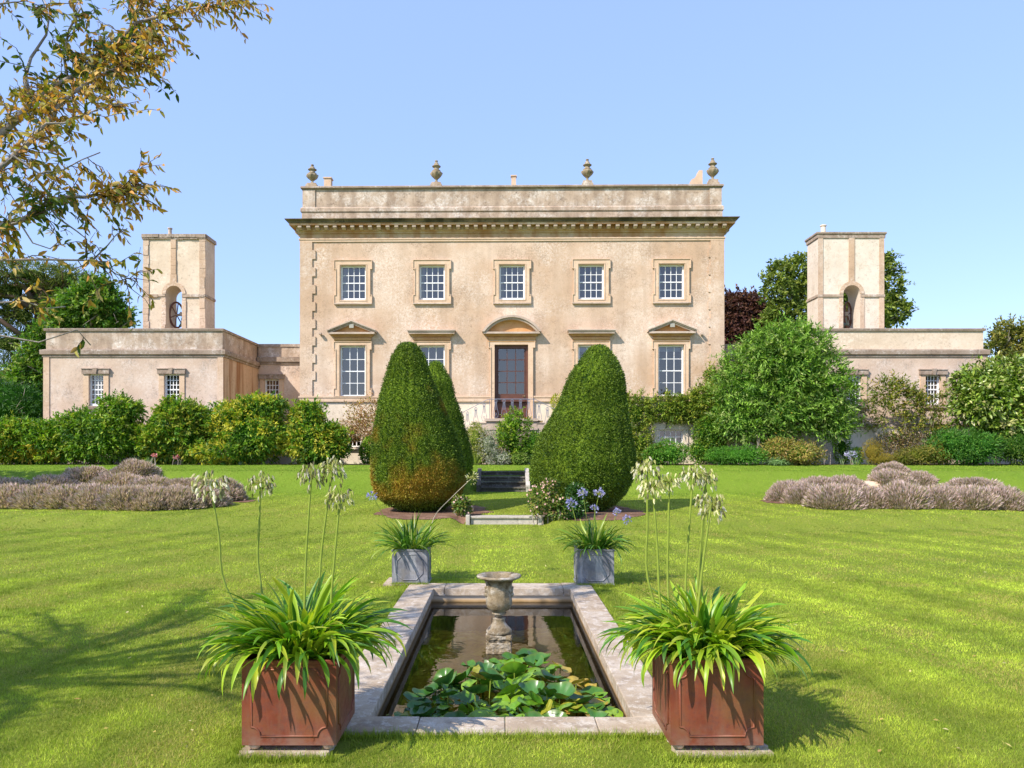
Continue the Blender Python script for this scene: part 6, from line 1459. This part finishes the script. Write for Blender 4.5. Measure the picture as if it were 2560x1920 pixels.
# the rest of the crown, out of frame to the left and above
rnd = random.Random(21)
for i in range(26):
    a = R(rnd.uniform(60, 330)) if i < 20 else R(rnd.uniform(-60, 60)); L = rnd.uniform(1.6, 3.0); h = rnd.uniform(.3, 2.2) if i < 20 else rnd.uniform(4.0, 5.5)
    e = fork+Vector((math.cos(a)*L*(.8 if i < 20 else .6)-.4, math.sin(a)*L-.2, h)); mdp = fork.lerp(e, .5)+Vector((0,0,.35)); B.append(([fork, mdp, e], .05))
bm_ = MB(); Tw = MB(); LP, LD = [], []
rng = np.random.default_rng(33)
VP_ok = lambda p: True
for bi, (pts, r0) in enumerate(B):
    n = len(pts); bm_.tube(pts, [max(.004, r0*(1-.82*i/(n-1))) for i in range(n)], 8)
    seglen = sum((pts[i+1]-pts[i]).length for i in range(n-1)); first = 1 if bi < 17 else 0
    vis = bi < 17
    m_t = int((19 if vis else 11)*seglen); dens = {0:1.5, 1:2.2, 4:1.6, 5:.32, 6:1.0, 7:.5, 8:.6, 9:1.0, 10:1.0, 11:.16, 12:.03, 13:1.1, 14:1.1, 15:.4, 3:1.15}.get(bi, 1.25 if vis else 2.2)
    for j in range(int(m_t*dens)):
        t = rng.random()**.8*(n-1); k = min(int(t), n-2); f = t-k; p = pts[k].lerp(pts[k+1], f); dr = (pts[k+1]-pts[k]).normalized()
        if vis and p.x < -4.6 and rng.random() < .5: continue
        d = (dr*.8+Vector(rng.normal(0, .75, 3))+Vector((0,0,-.10))).normalized(); L = rng.uniform(.12, .38)*(1.0 if bi not in (4, 6, 7, 11, 12) else .6); q0 = p; pth = [p]
        ns = 4
        for s in range(ns): d = (d+Vector(rng.normal(0, .22, 3))+Vector((0,0,-.07))).normalized(); q0 = q0+d*L/ns; pth.append(q0)
        Tw.tube(pth, [.0035,.003,.0026,.002,.0014], 4, False)
        nlv = int(L/.030)+2; bare = (bi in (5, 7) and rng.random() < .72)
        for s in range(nlv):
            if bare and rng.random() < .85: continue
            u = (s+.5)/nlv*ns; kk = min(int(u), ns-1); pp = pth[kk].lerp(pth[kk+1], u-kk); LP.append(tuple(pp)); LD.append(tuple((pth[kk+1]-pth[kk]).normalized()))
bm_.build('branches', ML['bark'], trunk, True); Tw.build('twigs', ML['twig'], trunk)
LP = np.array(LP); LD = np.array(LD); n = len(LP)
D = LD*.5+rng.normal(0, .55, (n, 3))+[0,0,-.55]; cl = fnoise(LP*2.3, 44, 2)[:,None]
ca = pal(rng, n, [(.36,.30,.04),(.52,.30,.055),(.58,.26,.06),(.16,.19,.02),(.62,.46,.17)], [2.6,3.6,2.6,2.2,2.4]); cb = pal(rng, n, [(.06,.11,.012),(.12,.16,.02)], [1,1])
c = np.where(cl+rng.normal(0, .1, (n, 1)) < .36, cb, ca)
L = rng.uniform(.045, .080, n); V, F_, c = leaves(LP, D, rng.normal(size=(n, 3))+[0,0,.4], L, L*.40, c, fold=.14, shape='hex', curl=.18)
np_mesh('leaves', V, F_, c, FM['leaf'], ch)
print('cherry leaves', n)

# ------------------------------------------------------------ grass blades
def blades(n, y0, y1, L, W, seed):
    rng = np.random.default_rng(seed); y = np.sqrt(rng.uniform(y0*y0, y1*y1, n)); x = rng.uniform(-.74, .76, n)*y; wide = rng.random(n) < .34; x[wide] = rng.uniform(-1.25, 1.25, wide.sum())*(y[wide]+1.0)
    inn = (x > PX0-.375) & (x < PX1+.325) & (y > PY0-.285) & (y < PY1+.43)
    for (a, b, c_, d_) in (rl, rr_): inn |= (x > a-.01) & (x < b+.04) & (y > c_-.045) & (y < d_)
    for (a, b, c_, d_) in (ll, lr): inn |= (x > a) & (x < b) & (y > c_) & (y < d_)
    inn |= (x > -1.6) & (x < -1.26) & (y > 9.93) & (y < 10.5)
    for e_ in (ell(-1.85, 19.9, 1.55, 1.85, 1), ell(2.35, 19.8, 1.45, 1.95, 3), ell(-12.2, 23.0, 4.6, 1.55, 5), ell(11.9, 22.9, 3.9, 1.5, 6)): inn |= e_(x, y)
    inn |= (np.abs(x-XS) < 1.0) & (((y > 18.2) & (y < 18.8)) | ((y > 26.2) & (y < 27.8)))
    x, y = x[~inn], y[~inn]; n = len(x); z = ground(x, y)-.004; pt = np.stack([x, y, z], -1)
    D = rng.normal(0, .55, (n, 3)); D[:,2] = 1; n3 = lambda k, s_: fnoise(np.stack([x*k, y*k, x*0], -1), s_, 3)[:,None]
    cl = n3(.8, 5); c3 = n3(4, 6)[:,0]; dk = n3(1.5, 15)[:,0]; pt2 = n3(7, 16)
    f = rng.random((n, 1)); c = np.array([.205,.295,.022])*(1-f)+np.array([.46,.54,.062])*f; c = c*(.55+.9*cl)*(.55+.9*pt2)
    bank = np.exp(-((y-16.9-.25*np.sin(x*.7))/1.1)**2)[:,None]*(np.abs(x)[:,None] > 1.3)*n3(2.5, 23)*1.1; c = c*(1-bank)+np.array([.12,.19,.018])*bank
    st = np.sin(np.abs(x)*5.6+y*1.38*np.clip((np.abs(x)*.25-.2)/.5, 0, 1))
    c = c*(1+.24*st[:,None]*np.array([1.15, .95, 1.0])); fr_ = sm((y-22)/4.5)[:,None]*.6; c = c*(1-fr_)+(np.array([.16,.32,.02])-np.array([.045,.075,.006])*(sm((y-25.4)/.8)*(1-sm((y-27.9)/.8)))[:,None])*(.6+.8*f)*fr_  # bank face: lusher green, darkened further in colour for the slope's shading
    dry = rng.random(n) < .04+.50*np.clip((dk-.54)*5, 0, 1)*(y < 22)
    c[dry] = np.array([.46,.40,.11])*rng.uniform(.7, 1.15, (dry.sum(), 1))
    L = L*rng.uniform(.5, 1.4, n)*(.6+.8*c3)
    D = nrm(D); S_ = nrm(np.cross(D, rng.normal(size=(n, 3)))); L = L[:,None]
    V = np.stack([pt-S_*W/2, pt+S_*W/2, pt+D*L], 1).reshape(-1, 3); F_ = np.arange(3*n).reshape(-1, 3); return V, F_, np.repeat(c, 3, 0)
def edge_blades(n, seed):   # longer tufts along the stone edging and the planters
    rng = np.random.default_rng(seed); segs = [((PX0-.40,PY0-.33),(PX1+.34,PY0-.33)),((PX0-.40,PY0),(PX0-.40,PY1+.4)),((PX1+.35,PY0),(PX1+.35,PY1+.4)),((PX0-.36,PY1+.45),(PX1+.3,PY1+.45)),((rl[0]-.05,rl[2]-.055),(rl[1]+.0,rl[2]-.055)),((rr_[0]-.02,rr_[2]-.05),(rr_[1]+.08,rr_[2]-.05)),((PX0-.40,PY0-.30),(PX1+.34,PY0-.30)),((rl[0]-.05,rl[2]),(rl[0]-.05,4.7)),((ll[0],ll[2]-.03),(ll[1],ll[2]-.03)),((lr[0],lr[2]-.03),(lr[1],lr[2]-.03))]
    k = rng.integers(len(segs), size=n); s = np.array(segs)[k]; t = rng.random((n, 1)); xy = s[:,0]+(s[:,1]-s[:,0])*t+rng.normal(0, .018, (n, 2))
    pt = np.concatenate([xy, np.zeros((n, 1))], 1); D = nrm(np.concatenate([rng.normal(0, .45, (n, 2)), np.ones((n, 1))], 1)); S_ = nrm(np.cross(D, rng.normal(size=(n, 3)))); L = rng.uniform(.02, .075, (n, 1))
    f = rng.random((n, 1)); c = np.array([.16,.25,.016])*(1-f)+np.array([.38,.44,.05])*f
    V = np.stack([pt-S_*.0022, pt+S_*.0022, pt+D*L], 1).reshape(-1, 3); return V, np.arange(3*n).reshape(-1, 3), np.repeat(c, 3, 0)
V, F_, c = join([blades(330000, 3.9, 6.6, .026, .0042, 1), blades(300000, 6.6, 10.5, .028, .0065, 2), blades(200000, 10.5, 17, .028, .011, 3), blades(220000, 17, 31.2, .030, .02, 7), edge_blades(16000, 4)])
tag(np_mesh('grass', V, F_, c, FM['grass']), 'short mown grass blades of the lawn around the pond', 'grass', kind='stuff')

rng = np.random.default_rng(71); n = 420; y = rng.uniform(4.3, 17, n); x = rng.uniform(-.6, .7, n)*y; ok = ~((x > -1.7) & (x < 1.7) & (y < 10.7)); x, y = x[ok], y[ok]; n = len(x)
V, F_, c = leaves(np.stack([x, y, ground(x, y)+.024], -1), rng.normal(size=(n, 3))*[1,1,.15], np.tile([0,0,1.], (n, 1))+rng.normal(0, .3, (n, 3)), .042*rng.uniform(.6, 1.3, n), .020, pal(rng, n, [(.55,.42,.10),(.42,.24,.07),(.62,.52,.25)], [3,2,2]), fold=.1)
tag(np_mesh('fallen_leaves', V, F_, c, FM['leaf']), 'small yellow and brown fallen leaves scattered over the lawn', 'fallen leaves', kind='stuff')
